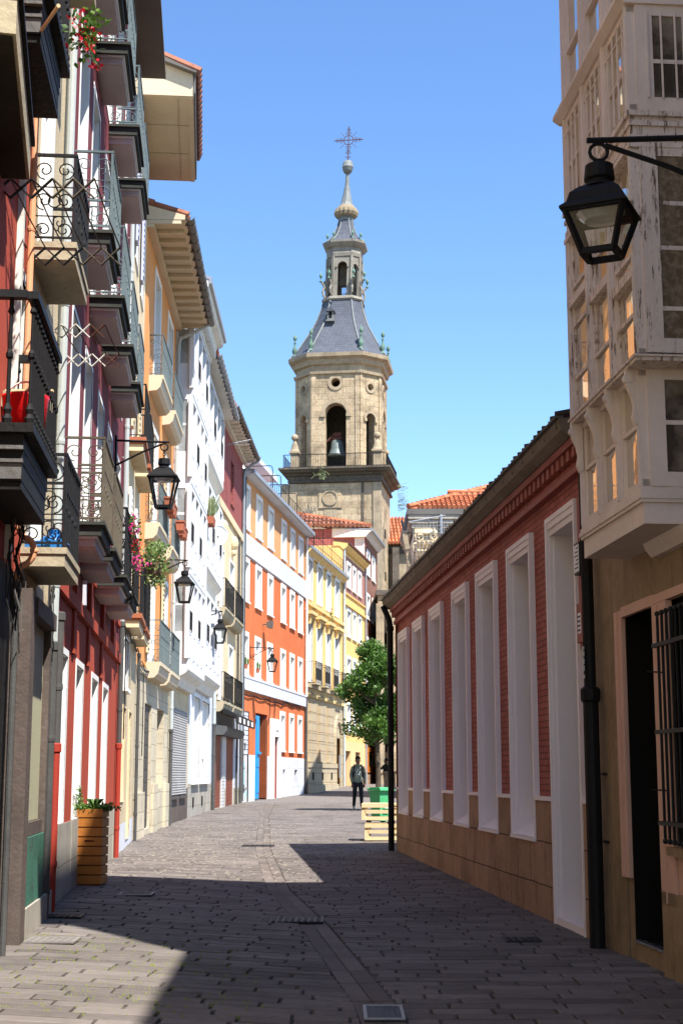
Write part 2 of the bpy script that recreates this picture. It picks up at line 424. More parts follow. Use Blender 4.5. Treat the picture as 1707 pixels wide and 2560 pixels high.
def tag(o, label=None, cat=None, group=None, kind=None):
    if label: o['label'] = label
    if cat: o['category'] = cat
    if group: o['group'] = group
    if kind: o['kind'] = kind
    return o

def thing(name, label, cat, loc=(0, 0, 0), rz=0.0, group=None):
    o = bpy.data.objects.new(name, None); col.objects.link(o)
    o.empty_display_size = 0.2
    o.location = loc; o.rotation_euler = (0, 0, rz)
    return tag(o, label, cat, group)

def copy_tree(o, parent=None):
    c = o.copy(); col.objects.link(c)
    if parent: c.parent = parent
    for ch in list(o.children): copy_tree(ch, c)
    return c

def gz(Y):   # ground height up the street
    pts = [(-40, -0.2), (0, 0), (60, .324), (78, .49), (90.6, .77), (107, .92), (400, 3.0)]
    for (a, za), (b, zb) in zip(pts, pts[1:]):
        if Y <= b: return za + (zb - za) * (Y - a) / (b - a)
    return pts[-1][1]

def at(x, y, Y):   # a pixel of the 1707 x 2560 photograph seen at distance Y, used to read off positions
    r = x - CX; u = CY - y
    d = (r, FPX * math.cos(PITCH) - u * math.sin(PITCH), FPX * math.sin(PITCH) + u * math.cos(PITCH))
    t = Y / d[1]
    return Vector((d[0] * t, Y, EYE + d[2] * t))

def gx(x, Y):   # the paving also rises from the channel to the left-hand fronts
    t = max(0.0, min(1.0, (chan(Y) - x) / 2.2)); f = max(0.0, min(1.0, (27.0 - Y) / 9.0))
    return gz(Y) + .125 * t * f

def chan(Y):
    pts = [(5, .42), (9.4, .22), (14.3, -.27), (18.26, -.76), (27, -1.4), (45, -2.3), (68.7, -3.1), (90, -2)]
    for (a, xa), (b, xb) in zip(pts, pts[1:]):
        if Y <= b: return xa + (xb - xa) * (Y - a) / (b - a)
    return -2

def spiral(cx, cz, r0, r1, a0, turns, n=18):
    return [(cx + (r0 + (r1 - r0) * t / n) * math.cos(a0 + turns * 2 * math.pi * t / n),
             cz + (r0 + (r1 - r0) * t / n) * math.sin(a0 + turns * 2 * math.pi * t / n)) for t in range(n + 1)]

# ------------------------------------------------------------------ facade kit
class Bld:
    def __init__(s, name, label, P0, P1, side=1, cat='building', group=None):
        s.P0, s.P1, s.side = Vector(P0), Vector(P1), side
        d = s.P1 - s.P0
        s.L = d.length; s.rz = math.atan2(d.y, d.x)
        s.e = thing(name, label, cat, (P0[0], P0[1], 0), s.rz, group)
        s.mx = Matrix.Translation((P0[0], P0[1], 0)) @ Matrix.Rotation(s.rz, 4, 'Z')
    def mb(s): return MB(s.side)
    def world(s, u, w, z): return s.mx @ Vector((u, -w * s.side, z))
    def part(s, name, mb, mats, label=None, parent=None, smooth=False):
        o = mb.build(name, mats, parent or s.e, smooth)
        if label: o['label'] = label
        return o
    def loc(s, u, w, z): return (u, -w * s.side, z)

def wall_sheet(mb, u0, u1, z0, z1, ops, zones, w=0.0):
    """front of a wall with rectangular openings; zones = [(top z, material index)]"""
    us = sorted({u0, u1, *[min(max(q, u0), u1) for o in ops for q in o[:2]]})
    zs = sorted({z0, z1, *[min(max(q, z0), z1) for o in ops for q in o[2:4]], *[t for t, _ in zones if z0 < t < z1]})
    for a, b in zip(us, us[1:]):
        for c, d in zip(zs, zs[1:]):
            um, zm = (a + b) / 2, (c + d) / 2
            if any(o[0] < um < o[1] and o[2] < zm < o[3] for o in ops): continue
            mi = next((k for t, k in zones if zm < t), zones[-1][1])
            mb.add([mb.fp(a, w, c), mb.fp(b, w, c), mb.fp(b, w, d), mb.fp(a, w, d)], [(0, 1, 2, 3)], mi)

def shell(mb, u0, u1, z0, z1, zones, depth=8.0, back=0.45, m=None):
    """the rest of the house behind its front: core, side strips and top"""
    mi = zones[-1][1] if m is None else m
    mb.fb(u0 + 0.004, u1 - 0.004, -depth, -back, z0, z1 - 0.003, mi)
    for u in (u0, u1):
        mb.add([mb.fp(u, 0, z0), mb.fp(u, -back, z0), mb.fp(u, -back, z1), mb.fp(u, 0, z1)], [(0, 1, 2, 3)], mi)
    mb.add([mb.fp(u0, 0, z1), mb.fp(u1, 0, z1), mb.fp(u1, -back, z1), mb.fp(u0, -back, z1)], [(0, 1, 2, 3)], mi)

_wc = {}
def window(b, u0, u1, z0, z1, depth=0.2, trim=0.12, proud=0.03, tm='white', pm='glass', fm='white', bars=(1, 1), sill=True, blind=0.0, name='window'):
    """trimmed opening with deep reveals, frame bars and a pane; returns the hole to leave in the wall"""
    W, Hh = round(u1 - u0, 3), round(z1 - z0, 3)
    key = (W, Hh, depth, trim, proud, tm, pm, fm, bars, sill, blind, b.side)
    if key not in _wc:
        mb = b.mb(); t = max(trim, 0.005)
        a0, a1, c0, c1 = t, W - t, (t if sill else 0.0), Hh - t
        if trim > 0:
            mb.fb(0, a0, 0.002, proud, 0, Hh, 0); mb.fb(a1, W, 0.002, proud, 0, Hh, 0)
            mb.fb(a0, a1, 0.002, proud, c1, Hh, 0)
            if sill: mb.fb(a0, a1, 0.002, proud, 0, c0, 0)
        if sill: mb.fb(-0.03, W + 0.03, 0.003, proud + 0.05, -0.07, -0.002, 0)
        f = mb.fp
        mb.quad(f(a0, proud, c0), f(a0, -depth, c0), f(a0, -depth, c1), f(a0, proud, c1), 0)
        mb.quad(f(a1, proud, c0), f(a1, -depth, c0), f(a1, -depth, c1), f(a1, proud, c1), 0)
        mb.quad(f(a0, proud, c1), f(a1, proud, c1), f(a1, -depth, c1), f(a0, -depth, c1), 0)
        mb.quad(f(a0, proud, c0), f(a1, proud, c0), f(a1, -depth, c0), f(a0, -depth, c0), 0)
        ft = 0.055; d0, d1 = -depth + 0.012, -depth + 0.055
        mb.fb(a0 + .001, a0 + ft, d0, d1, c0 + .001, c1 - .001, 1); mb.fb(a1 - ft, a1 - .001, d0, d1, c0 + .001, c1 - .001, 1)
        mb.fb(a0 + ft, a1 - ft, d0, d1, c1 - ft, c1 - .001, 1); mb.fb(a0 + ft, a1 - ft, d0, d1, c0 + .001, c0 + ft, 1)
        nx, nz = bars
        for i in range(nx):
            u = a0 + (a1 - a0) * (i + 1) / (nx + 1); mb.fb(u - .03, u + .03, d0, d1 - .003, c0 + ft, c1 - ft, 1)
        for i in range(nz):
            z = c0 + (c1 - c0) * (i + 1) / (nz + 1); mb.fb(a0 + ft, a1 - ft, d0, d1 - .006, z - .025, z + .025, 1)
        if blind: mb.fb(a0 + ft, a1 - ft, d0 + .002, d1 - .009, c1 - (c1 - c0) * blind, c1 - ft, 1)
        p = b.mb(); p.quad(f(a0, -depth + .006, c0), f(a1, -depth + .006, c0), f(a1, -depth + .006, c1), f(a0, -depth + .006, c1))
        _wc[key] = (mb.mesh('window', [tm, fm]), p.mesh('pane', [pm]))
    o = link(name, _wc[key][0], b.e, b.loc(u0, 0, z0)); link('pane', _wc[key][1], o)
    t = max(trim, 0.005)
    return (u0 + t, u1 - t, z0 + (t if sill else 0.0), z1 - t)

_bc = {}
def scroll_panel(mb, w0, w1, h, m=0, u=0.0, r=0.006, rich=True):
    """wrought iron scrolls in the end of a balcony (plane across the street)"""
    c = (w0 + w1) / 2; a = (w1 - w0) / 2
    def put(pts): mb.tube([mb.fp(u, w, z) for w, z in pts], r, 4, m)
    zs = [(0.02, 0.26), (0.34, 0.62), (0.70, 0.98)] if rich else [(0.02, 0.35), (0.6, 0.95)]
    for za, zb in zs:
        za *= h; zb *= h; zm = (za + zb) / 2; rr = min(a * 0.5, (zb - za) * 0.42)
        for sg in (-1, 1):
            put(spiral(c + sg * a * 0.5, zm, rr, rr * 0.22, -math.pi / 2 if sg > 0 else -math.pi / 2, 1.4 * sg))
    if rich:
        put([(c, 0.0), (c, h * 0.3)]); put([(c - a, h * .64), (c + a, h * .64)]); put([(c - a, h * .3), (c + a, h * .3)])
        put([(c + 0.3 * a * math.cos(t * math.pi / 6), h * .47 + 0.3 * a * math.sin(t * math.pi / 6)) for t in range(13)])

def railing(mb, L, w, h, kind, m=0):
    f = mb.fp; wo = w - 0.03
    if kind == 'turned':                                  # cast balusters with rings
        n = max(4, int(L / 0.11))
        pr = [(.028, 0), (.034, .03), (.02, .06), (.03, .09), (.014, .13), (.013, h * .5), (.024, h * .52), (.024, h * .55), (.013, h * .58), (.012, h * .86), (.024, h * .88), (.014, h * .92), (.014, h - .02)]
        for i in range(n + 1):
            mb.lathe(pr, 7, f(0.03 + (L - 0.06) * i / n, wo, 0), m)
        for k in range(int(w / 0.13)):
            mb.lathe(pr, 7, f(0.03, wo - 0.14 * (k + 1), 0), m); mb.lathe(pr, 7, f(L - 0.03, wo - 0.14 * (k + 1), 0), m)
        mb.fb(-.01, L + .01, wo - .035, wo + .035, h - .02, h + .03, m)
        for u in (0, L): mb.fb(u - .035, u + .035, 0, wo - .035, h - .02, h + .03, m)
        return
    for u in (0.015, L - 0.015):
        mb.fb(u - .012, u + .012, wo - .012, wo + .012, 0, h, m)
        mb.fb(u - .016, u + .016, 0, wo + .016, h, h + .022, m)
        mb.fb(u - .010, u + .010, 0, wo - .012, 0.03, 0.045, m)
    mb.fb(0, L, wo - .016, wo + .016, h, h + .024, m)
    mb.fb(0.02, L - .02, wo - .008, wo + .008, 0.03, 0.046, m)
    mb.fb(0.02, L - .02, wo - .008, wo + .008, h * .64, h * .64 + .014, m)
    st = {'scroll': 0.125, 'bars': 0.12, 'panel': 0.15}[kind]
    n = int(L / st)
    for i in range(1, n):
        u = L * i / n
        mb.fb(u - .006, u + .006, wo - .007, wo + .007, .04, h, m)
        if kind == 'scroll' and i % 2:
            mb.tube([f(u + q[0] * 1.0, wo, q[1]) for q in spiral(L / n * .5, h * .82, .042, .012, 0, 1.2, 9)], .0055, 3, m)
            mb.ball(f(u, wo, h * .45), .016, m, 5, 1.8)
    if kind == 'panel':
        mb.fb(L * .12, L * .88, wo - .006, wo + .004, h * .18, h * .72, m)
    if kind != 'scroll':
        k = int(w / 0.11)
        for u in (0.015, L - .015):
            for i in range(1, k): mb.fb(u - .006, u + .006, w * i / k - .006, w * i / k + .006, .04, h, m)
    else:
        scroll_panel(mb, 0.0, wo, h, m, 0.015); scroll_panel(mb, 0.0, wo, h, m, L - .015)

def balcony(b, u0, L, w, z, slab, rail, h=0.84, kind='scroll', th=0.15, label=None):
    key = (round(L, 3), w, slab, rail, h, kind, th, b.side)
    if key not in _bc:
        mb = b.mb()
        if slab == 'moulded':
            mb.fb(0, L, 0, w, -.035, 0, 1)
            mb.fb(.035, L - .035, 0, w - .035, -.14, -.036, 1)
            mb.fb(.075, L - .075, 0, w - .075, -.165, -.141, 2)
            mb.fb(.11, L - .11, 0, w - .1, -.24, -.166, 0)
            mb.fb(.15, L - .15, 0.02, w - .14, -.247, -.24, 3)
            mats = ['soffit', 'darkslab', 'white', 'soffit']
        elif slab == 'stone':
            mb.fb(0, L, 0, w, -.05, 0, 0); mb.fb(.012, L - .015, 0, w - .014, -th, -.051, 0)
            mats = ['slabstone']
        elif slab == 'brown':
            mb.fb(0, L, 0, w, -.08, 0, 0); mb.fb(.03, L - .03, 0, w - .03, -.12, -.081, 0)
            mb.fb(.05, L - .05, 0, w - .05, -.24, -.121, 1)
            mats = ['brownedge', 'cream']
        elif slab == 'curved':
            prof = [(0, -.36), (w * .55, -.34), (w * .8, -.26), (w * .9, -.14), (w * .9, -.10), (w, -.08), (w, 0), (0, 0)]
            mb.prism(prof, 0, L, 0); mats = ['tansoffit' if 'pale' in rail else 'slabstone']
        elif slab == 'black':
            mb.fb(0, L, 0, w, -.06, 0, 0); mb.fb(.05, L - .06, 0, w - .065, -.14, -.061, 0); mb.fb(.03, L - .05, 0, w - .064, -.165, -.141, 1)
            mb.fb(.07, L - .1, 0, w - .068, -.22, -.166, 0); mb.fb(.06, L - .09, 0, w - .067, -.245, -.221, 1)
            mb.fb(.08, L - .10, 0, w - .072, -.36, -.246, 0); mb.fb(.075, .08, 0, w - .075, -.35, -.25, 2); mb.fb(.10, L - .05, 0, w - .075, -.415, -.361, 0)
            mats = ['blackpaint', 'greypaint', 'greypaint']
        rb = b.mb(); railing(rb, L, w, h, kind)
        _bc[key] = (mb.mesh('balcony', mats), rb.mesh('railing', [rail]))
    o = link('balcony', _bc[key][0], b.e, b.loc(u0, 0, z)); link('railing', _bc[key][1], o)
    if label: o['label'] = label
    return o

def downpipe(b, u, w, z0, z1, r, m, segs=(), lower=None, top=None, label=None):
    """rain pipe with collars; segs = extra (z, material) changes"""
    mb = b.mb(); mats = [m]
    cuts = [z0] + [s[0] for s in segs] + [z1]
    mi = [mats.index(m)]
    for s_ in segs:
        if s_[1] not in mats: mats.append(s_[1])
    seq = ([lower] if lower else [m]) + [s_[1] for s_ in segs]
    for q in seq:
        if q not in mats: mats.append(q)
    for (a, c), q in zip(zip(cuts, cuts[1:]), seq):
        k = mats.index(q)
        mb.lathe([(r, a), (r, c)], 10, b.loc(u, w, 0), k)
        z = a + 0.5
        while z < c - 0.1:
            mb.lathe([(r * 1.12, z), (r * 1.18, z + .03), (r * 1.12, z + .06)], 10, b.loc(u, w, 0), k); z += 1.35
        mb.lathe([(r * 1.0, c - .09), (r * 1.25, c - .08), (r * 1.25, c - .01), (r * 1.0, c)], 10, b.loc(u, w, 0), k)
        zz = a + .8
        while zz < c:
            mb.fb(u - .012, u + .012, 0, w, zz, zz + .02, k); zz += 1.9
    if top:
        mb.tube([b.loc(u + q[0], w + q[1], z1 + q[2]) for q in top], r, 8, mats.index(m))
    return b.part('downpipe', mb, mats, label, smooth=False)

def eave(b, u0, u1, z, w, th=0.1, soff='tansoffit', tile='rooftile', rise=0.42, back=4.0, rafters=0, gutter=None, tiles=True, up=0.0):
    mb = b.mb(); mats = [soff, 'brownedge', tile, gutter or 'gutter']
    mb.prism([(-.3, z), (w, z + up), (w, z + th + up), (-back, z + th + rise * back), (-back, z)], u0, u1, 0)
    if rafters:
        for i in range(rafters + 1):
            u = u0 + .06 + (u1 - u0 - .12) * i / rafters
            mb.fb(u - .05, u + .05, .04, w - .08, z - .09, z - .003, 0)
        mb.fb(u0 + .02, u1 - .02, 0.0, .16, z - .16, z - .004, 0)
    ro = b.part('roof', mb, [soff])
    if tiles:
        t = b.mb(); n = max(3, int((u1 - u0) / 0.24))
        for i in range(n):
            u = u0 + (u1 - u0) * (i + .5) / n
            segs = int(back / 0.9) + 1
            for k in range(segs):
                wa = w + .06 - k * back / segs; wb = w + .06 - (k + 1) * back / segs - .05
                za = z + th + up + (w - wa) * rise + .05; zb = z + th + up + (w - wb) * rise + .03
                t.tube([b.loc(u, wa, za), b.loc(u, wb, zb)], [.1, .085], 6)
        link('roof_tiles', t.mesh('roof_tiles', [tile]), ro)
    if gutter:
        g = b.mb(); n = 8
        prof = [(w + .02 + .09 + .09 * math.cos(math.pi + math.pi * k / n), z + up + th * .6 + .09 * math.sin(math.pi + math.pi * k / n)) for k in range(n + 1)]
        prof += [(q[0], q[1] + .012) for q in prof[::-1]]
        g.prism(prof, u0 - .03, u1 + .03)
        for k in range(int((u1 - u0) / .55)):
            u = u0 + .3 + k * .55; g.fb(u - .015, u + .015, w - .02, w + .205, z + up + th * .6 - .1, z + up + th * .6 + .02)
        link('gutter', g.mesh('gutter', [gutter]), ro)
    return ro

# ------------------------------------------------------------------ left side of the street
LA0, LA1 = (-2.26, 8.5), (-3.64, 24.3)
def lpt(u):   # point on the first straight run of fronts
    d = (Vector(LA1) - Vector(LA0)).normalized(); p = Vector(LA0) + d * u
    return (p.x, p.y)

# --- nearest house, only its balcony reaches into the picture
A0 = Bld('plaster_house', 'nearest plaster house, its thick stone balcony slab jutting in at top left', lpt(-9.0), lpt(0.45))
zo = [(12.5, 0)]
mb = A0.mb(); wall_sheet(mb, 0, A0.L, -.3, 12.5, [], zo); shell(mb, 0, A0.L, -.3, 12.5, zo, 7); A0.part('wall', mb, ['roughcream'])
mb = A0.mb(); q = [(8.15, .0), (10.3, .0), (10.3, .19), (8.2, .36)]
mb.add([mb.fp(u, w, z) for z in (5.56, 5.82) for u, w in q], [(0, 1, 2, 3), (4, 5, 6, 7), (0, 1, 5, 4), (1, 2, 6, 5), (2, 3, 7, 6), (3, 0, 4, 7)])
mb.add([mb.fp(u, w, z) for z in (5.82, 5.86) for u, w in [(8.12, 0), (10.33, 0), (10.33, .215), (8.17, .39)]], [(0, 1, 2, 3), (4, 5, 6, 7), (0, 1, 5, 4), (1, 2, 6, 5), (2, 3, 7, 6), (3, 0, 4, 7)], 1)
mb.add([mb.fp(u, w, 5.555) for u, w in [(8.17, .0), (10.28, .0), (10.28, .17), (8.22, .34)]], [(0, 1, 2, 3)], 2)  # underside sheet, coloured near black
A0.part('balcony', mb, ['slabstone', 'blackpaint', 'slabunder'])

# --- red house with black balconies
A = Bld('red_plaster_house', 'red plaster house at far left with two black moulded balconies and a peach downpipe', lpt(0.45), lpt(3.05))
zo = [(2.98, 1), (13.2, 0)]
ops = [window(A, 1.75, 2.45, 3.62, 5.3, .2, .09, .02, 'oldwhite'), window(A, 1.75, 2.45, 6.9, 8.6, .2, .09, .02, 'oldwhite'),
       window(A, .5, 1.3, .7, 2.7, .15, .08, .03, 'brownwood', 'glass', 'brownwood')]
mb = A.mb(); wall_sheet(mb, 0, A.L, -.3, 13.2, ops, zo); shell(mb, 0, A.L, -.3, 13.2, zo, 7)
mb.fb(2.14, 2.40, .003, .03, -.2, 2.95, 2); mb.fb(1.66, 1.74, .003, .05, 3.0, 13, 3)
A.part('wall', mb, ['red', 'blackpaint', 'brownwood', 'oldwhite'])
balcony(A, .2, 1.52, .36, 3.66, 'black', 'iron', .84, 'turned', label='black balcony at first floor with turned balusters')
balcony(A, .3, 1.34, .36, 6.78, 'black', 'iron', .84, 'turned', label='black balcony overhead at second floor')
mb = A.mb()
u0 = 1.97
mb.lathe([(.027, 3.27), (.027, 12.5)], 10, A.loc(u0, .07, 0), 0)
for z in (4.6, 5.6, 6.9, 8.2): mb.lathe([(.031, z), (.034, z + .02), (.031, z + .04)], 10, A.loc(u0, .07, 0), 0)
pts = [(0, .07, 3.30), (0, .072, 3.25), (0, .085, 3.215), (0, .115, 3.195), (0, .14, 3.185), (0, .16, 3.165), (0, .175, 3.13), (0, .18, 3.09), (0, .17, 3.05), (0, .15, 3.02), (0, .13, 3.0), (0, .095, 2.985), (0, .07, 2.955), (0, .062, 2.92), (0, .06, 2.87)]
mb.tube([A.loc(u0 + a, w_, z) for a, w_, z in pts], .025, 12, 0)
for z in (3.27, 3.10, 2.88): mb.lathe([(.030, z - .012), (.033, z), (.030, z + .012)], 10, A.loc(u0, .066 if z != 3.10 else .18, 0), 0)
mb.lathe([(.025, .02), (.025, 2.87)], 10, A.loc(u0, .06, 0), 1)
A.part('downpipe', mb, ['pipepeach', 'pipedark'], 'peach downpipe bending out round the cornice above a dark lower pipe')
# cable tangle on the shopfront head
mb = A.mb()
for k in range(9):
    a = random.uniform(1.2, 1.75); p = []
    for i in range(7):
        p.append(A.loc(a + random.uniform(-.05, .05) + i * .02, .07 + random.uniform(0, .09), 3.3 - i * random.uniform(.10, .17)))
    mb.tube(p, random.uniform(.004, .008), 4, k % 4 == 0)
A.part('cables', mb, ['iron', 'gutter'])

# --- narrow cream house
B = Bld('narrow_cream_house', 'narrow cream house with scrolled balconies and a green and beige shuttered shopfront below', lpt(3.05), lpt(5.62))
zo = [(2.98, 1), (13.0, 0)]
ops = [(.36, 1.74, 1.08, 2.75)]
for z in (3.3, 5.8, 8.75): ops.append(window(B, .28, 1.08, z, z + 1.75, .16, .08, .03, 'white', 'glass', 'white', (1, 2), False, name='balcony_door'))
mb = B.mb(); wall_sheet(mb, 0, B.L, -.3, 13, ops, zo); shell(mb, 0, B.L, -.3, 13, zo, 7); B.part('wall', mb, ['roughcream', 'brownwood'])
mb = B.mb()
mb.fb(.02, .3, .003, .1, -.2, 2.9, 0); mb.fb(.30, .36, .003, .06, 1.0, 2.8, 0); mb.fb(1.74, 1.84, .003, .07, .3, 2.9, 0); mb.fb(.3, 1.74, .003, .05, .96, 1.07, 0)
mb.fb(.3, 1.74, .003, .12, 2.72, 2.86, 0)
sh = B.part('shopfront', mb, ['brownwood'])
mb = B.mb(); mb.fb(.36, 1.74, -.06, .012, 1.075, 2.74); B.part('shutter', mb, ['shutterboard'], 'beige roller shutter', sh)
mb = B.mb(); mb.fb(.30, 1.80, .003, .07, .42, .955); B.part('panel', mb, ['greenpanel'], 'scuffed green panel under the shutter', sh)
mb = B.mb(); mb.fb(.30, 2.4, .002, .09, -.2, .415); B.part('plinth', mb, ['plinth'])
for z, n in ((3.22, 'first'), (5.75, 'second'), (8.62, 'third')):
    balcony(B, -.02, 1.22, .36, z, 'stone', 'iron', .74, 'scroll', .15)
downpipe(B, 2.05, .06, -.1, 12.6, .043, 'pipegrey', ((2.66, 'pipegrey'),), 'pipedark', label='grey downpipe with a dark lower length')
mb = B.mb()
for k in range(12):
    a = 1.8 + random.uniform(0, .14); p = []
    for i in range(8): p.append(B.loc(a + random.uniform(-.03, .03), .03 + random.uniform(0, .05), 3.15 - i * random.uniform(.08, .13)))
    mb.tube(p, random.uniform(.004, .006), 4, k % 3 == 0)
B.part('cables', mb, ['pipedark', 'iron'])

# --- maroon house
C = Bld('maroon_house', 'tall maroon house with three rows of dark balconies over a bright red ground floor', lpt(5.62), lpt(15.85))
cu = 0.90            # bays were measured from a point .9 m along
zo = [(.12, 2), (3.55, 1), (13.55, 0)]
ops = []
for a, c in ((-.2, .66), (1.56, 2.6), (3.76, 4.9), (5.76, 6.88)):
    ops.append(window(C, a + cu, c + cu, .97, 2.74, .34, .07, .012, 'white', 'glass', 'white', (1, 1), False))
for fz in (4.0, 7.08, 10.24):
    for a in (-.1, 1.55, 3.5, 5.3, 7.3):
        ops.append(window(C, a + cu, a + cu + 1.05, fz, fz + (2.35 if fz < 5 else 2.55 if fz < 8 else 2.6), .32, .06, .012, 'white', 'glass', 'white', (1, 2), False, name='balcony_door'))
mb = C.mb(); wall_sheet(mb, 0, C.L, -.3, 13.55, ops, zo); shell(mb, 0, C.L, -.3, 13.55, zo, 7)
mb.fb(0, C.L - .3, .003, .055, 3.22, 3.36, 1); mb.fb(0, C.L - .3, .003, .04, 3.8, 3.9, 1)
for a in (.95, 2.85, 5.05, 7.2): mb.fb(a + cu, a + cu + .22, .003, .05, 3.36, 3.8, 1)
for a in (1.0, 2.9, 5.1): mb.fb(a + cu, a + cu + .26, .003, .03, 2.75, 3.22, 1)
C.part('wall', mb, ['maroon', 'red', 'plinth'])
mb = C.mb()
e = 0.0
for a, c in [(o[0], o[1]) for o in ops[:4]] + [(C.L - .55, C.L)]:
    mb.fb(e, a - .08, .002, .012, -.2, .96); mb.fb(a - .08, c + .08, .002, .02, -.2, .962); e = c + .08
C.part('plinth', mb, ['plinth'])
for z, us in ((3.97, (-.33, 1.45, 3.7, 5.68)), (7.06, (-.33, 1.82, 3.85, 5.76)), (10.22, (-.2, 1.67, 4.0, 5.86))):
    for i, u in enumerate(us):
        balcony(C, u + cu, 1.38, .42, z, 'moulded', ('iron' if z < 5 and i > 1 else 'ironpale' if i > 1 or z > 9 else 'ironold' if z < 5 else 'ironpale'), .85, 'scroll')
downpipe(C, C.L - .42, .06, .1, 13.0, .042, 'pipegrey', ((1.95, 'pipedark'), (3.9, 'pipegrey')), 'pipered', label='downpipe, red at the foot, dark above and grey at the top')
downpipe(C, .12, .05, .1, 3.0, .045, 'pipered', ((1.75, 'pipedark'),), 'pipered', label='thin red downpipe beside the first window')
eave(C, -.2, C.L + .05, 13.55, .55, .07, 'darksoffit', 'rooftiledark', .35, 3.0, 0, None, False)
mb = C.mb(); mb.fb(1.62 + cu, 1.72 + cu, .05, .09, 3.34, 3.62, 0); C.part('wall_plaque', mb, ['greyband'])

# --- cream house with boxed eave
D = Bld('cream_house', 'narrow cream house with brown-edged balconies and a wide boxed tan eave', (-3.64, 24.3), (-4.19, 30.35))
zo = [(.62, 2), (4.0, 1), (14.5, 0)]
ops = [window(D, 1.3, 2.3, 1.0, 2.65, .2, .04, .02, 'cream', 'glass', 'oldwhite', (1, 1), False), window(D, 3.3, 4.3, .3, 2.65, .2, .04, .02, 'cream', 'glass', 'oldwhite', (1, 1), False, name='doorway'),
       window(D, 1.3, 2.5, 2.95, 3.85, .2, .05, .03, 'white')]
for fz in (4.2, 7.4, 10.8):
    for a in (1.6, 3.8): ops.append(window(D, a, a + 1.1, fz, fz + 2.3, .2, .06, .03, 'white', 'glass', 'white', (1, 2), False, name='balcony_door'))
mb = D.mb(); wall_sheet(mb, 0, D.L, -.3, 14.5, ops, zo); shell(mb, 0, D.L, -.3, 14.5, zo, 7); D.part('wall', mb, ['cream', 'roughcream', 'greyplinth'])
for z in (4.22, 7.36):
    for u in (1.3, 3.6): balcony(D, u, 1.85, .3, z, 'brown', 'iron', .95, 'bars')
for fz in (4.25, 10.9, 7.45):
    for a in (1.25, 3.45):
        mb = D.mb(); mb.fb(a, a + .32, .03, .07, fz + .1, fz + 2.2)
        for k in range(16): mb.fb(a + .03, a + .29, .07, .085, fz + .2 + k * .12, fz + .26 + k * .12)
        D.part('shutter', mb, ['shutterblue' if fz > 10 else 'white' if fz < 5 else 'shuttercream'])
mb = D.mb()
mb.prism([(-.2, 14.55), (1.0, 14.55), (1.0, 14.72), (.98, 15.05), (-4, 16.9), (-4, 14.55)], 2.75, 7.0, 0)
mb.prism([(1.0, 14.60), (1.035, 14.60), (1.035, 15.10), (1.0, 15.08)], 2.72, 7.02, 1)
mb.prism([(1.03, 14.98), (1.06, 15.0), (-3.4, 16.98), (-3.4, 16.6)], 2.60, 2.74, 1)
for u in (4.1, 5.5): mb.fb(u - .01, u + .01, .02, .95, 14.543, 14.549, 2)
mb.fb(2.9, 6.9, .685, .695, 14.535, 14.548, 2); mb.fb(2.8, 6.95, .9, .985, 14.52, 14.548, 0)
ro = D.part('roof', mb, ['tansoffit', 'gutter', 'slabstone'])
t = D.mb()
for i in range(18):
    u = 2.75 + 4.25 * (i + .5) / 18
    t.tube([D.loc(u, 1.12, 15.10), D.loc(u, -3.6, 17.05)], .115, 6)
link('roof_tiles', t.mesh('roof_tiles', ['rooftiledull']), ro)
downpipe(D, D.L - .15, .06, .15, 3.9, .035, 'pipegrey', (), 'pipedark')

# --- orange house
E_ = Bld('orange_house', 'orange house with tan raftered eave and a worn sandstone ground floor', (-4.19, 30.35), (-4.395, 38.0))
zo = [(1.0, 1), (3.7, 1), (13.5, 0)]
ops = [window(E_, 1.75, 3.35, .3, 3.05, .28, .06, .0, 'sandstone', 'glass', 'greydoor', (0, 0), False, name='doorway'), window(E_, 4.6, 6.4, 1.15, 3.05, .35, .05, .0, 'sandstone', 'glass', 'greydoor', (1, 0), False)]
for fz, h in ((3.9, 2.3), (6.85, 2.4), (10.15, 2.75)):
    for a in (1.9, 5.15): ops.append(window(E_, a, a + 1.5, fz, fz + h, .24, .14, .02, 'white', 'glass', 'white', (1, 2), False, name='balcony_door'))
mb = E_.mb(); wall_sheet(mb, 0, E_.L, -.3, 13.5, ops, zo); shell(mb, 0, E_.L, -.3, 13.5, zo, 7)
mb.fb(.1, 1.6, .003, .07, -.2, 1.1, 1); mb.fb(3.5, 4.5, .003, .07, -.2, 1.25, 1); mb.fb(6.5, 7.5, .003, .07, -.2, 1.25, 1); mb.fb(0, 7.5, .003, .05, 3.55, 3.7, 1)
E_.part('wall', mb, ['orange', 'sandstone'])
mb = E_.mb(); mb.fb(1.83, 3.27, -.10, -.05, .33, 2.98, 0)
for k in range(9):
    for a in (1.95, 2.4, 2.85): mb.fb(a, a + .25, -.05, -.035, .5 + k * .27, .68 + k * .27, 0)
E_.part('door', mb, ['greydoor'], 'dark studded door')
for z, us in ((3.88, (1.9, 4.7)), (6.8, (1.0, 4.3)), (10.1, (1.1, 4.3))):
    for u in us: balcony(E_, u, 2.35, .32, z, 'curved', 'ironpale', .9, 'scroll')
for fz in (6.9, 3.95):
    for a in (1.5, 4.75):
        mb = E_.mb(); mb.fb(a, a + .36, .03, .07, fz + .1, fz + 2.2)
        for k in range(16): mb.fb(a + .03, a + .33, .07, .085, fz + .2 + k * .12, fz + .26 + k * .12)
        E_.part('shutter', mb, ['shuttercream'])
eave(E_, -.05, E_.L - .05, 13.25, .82, .1, 'tansoffit', 'rooftiledull', .35, 3.0, 13, 'gutter')
downpipe(E_, E_.L - .1, .08, .2, 12.7, .05, 'pipegrey', ((2.6, 'pipegrey'),), 'pipedark', top=[(0, 0, 0), (0, .05, .18), (-.02, .5, .38), (-.02, .78, .55), (-.02, .86, .7)])

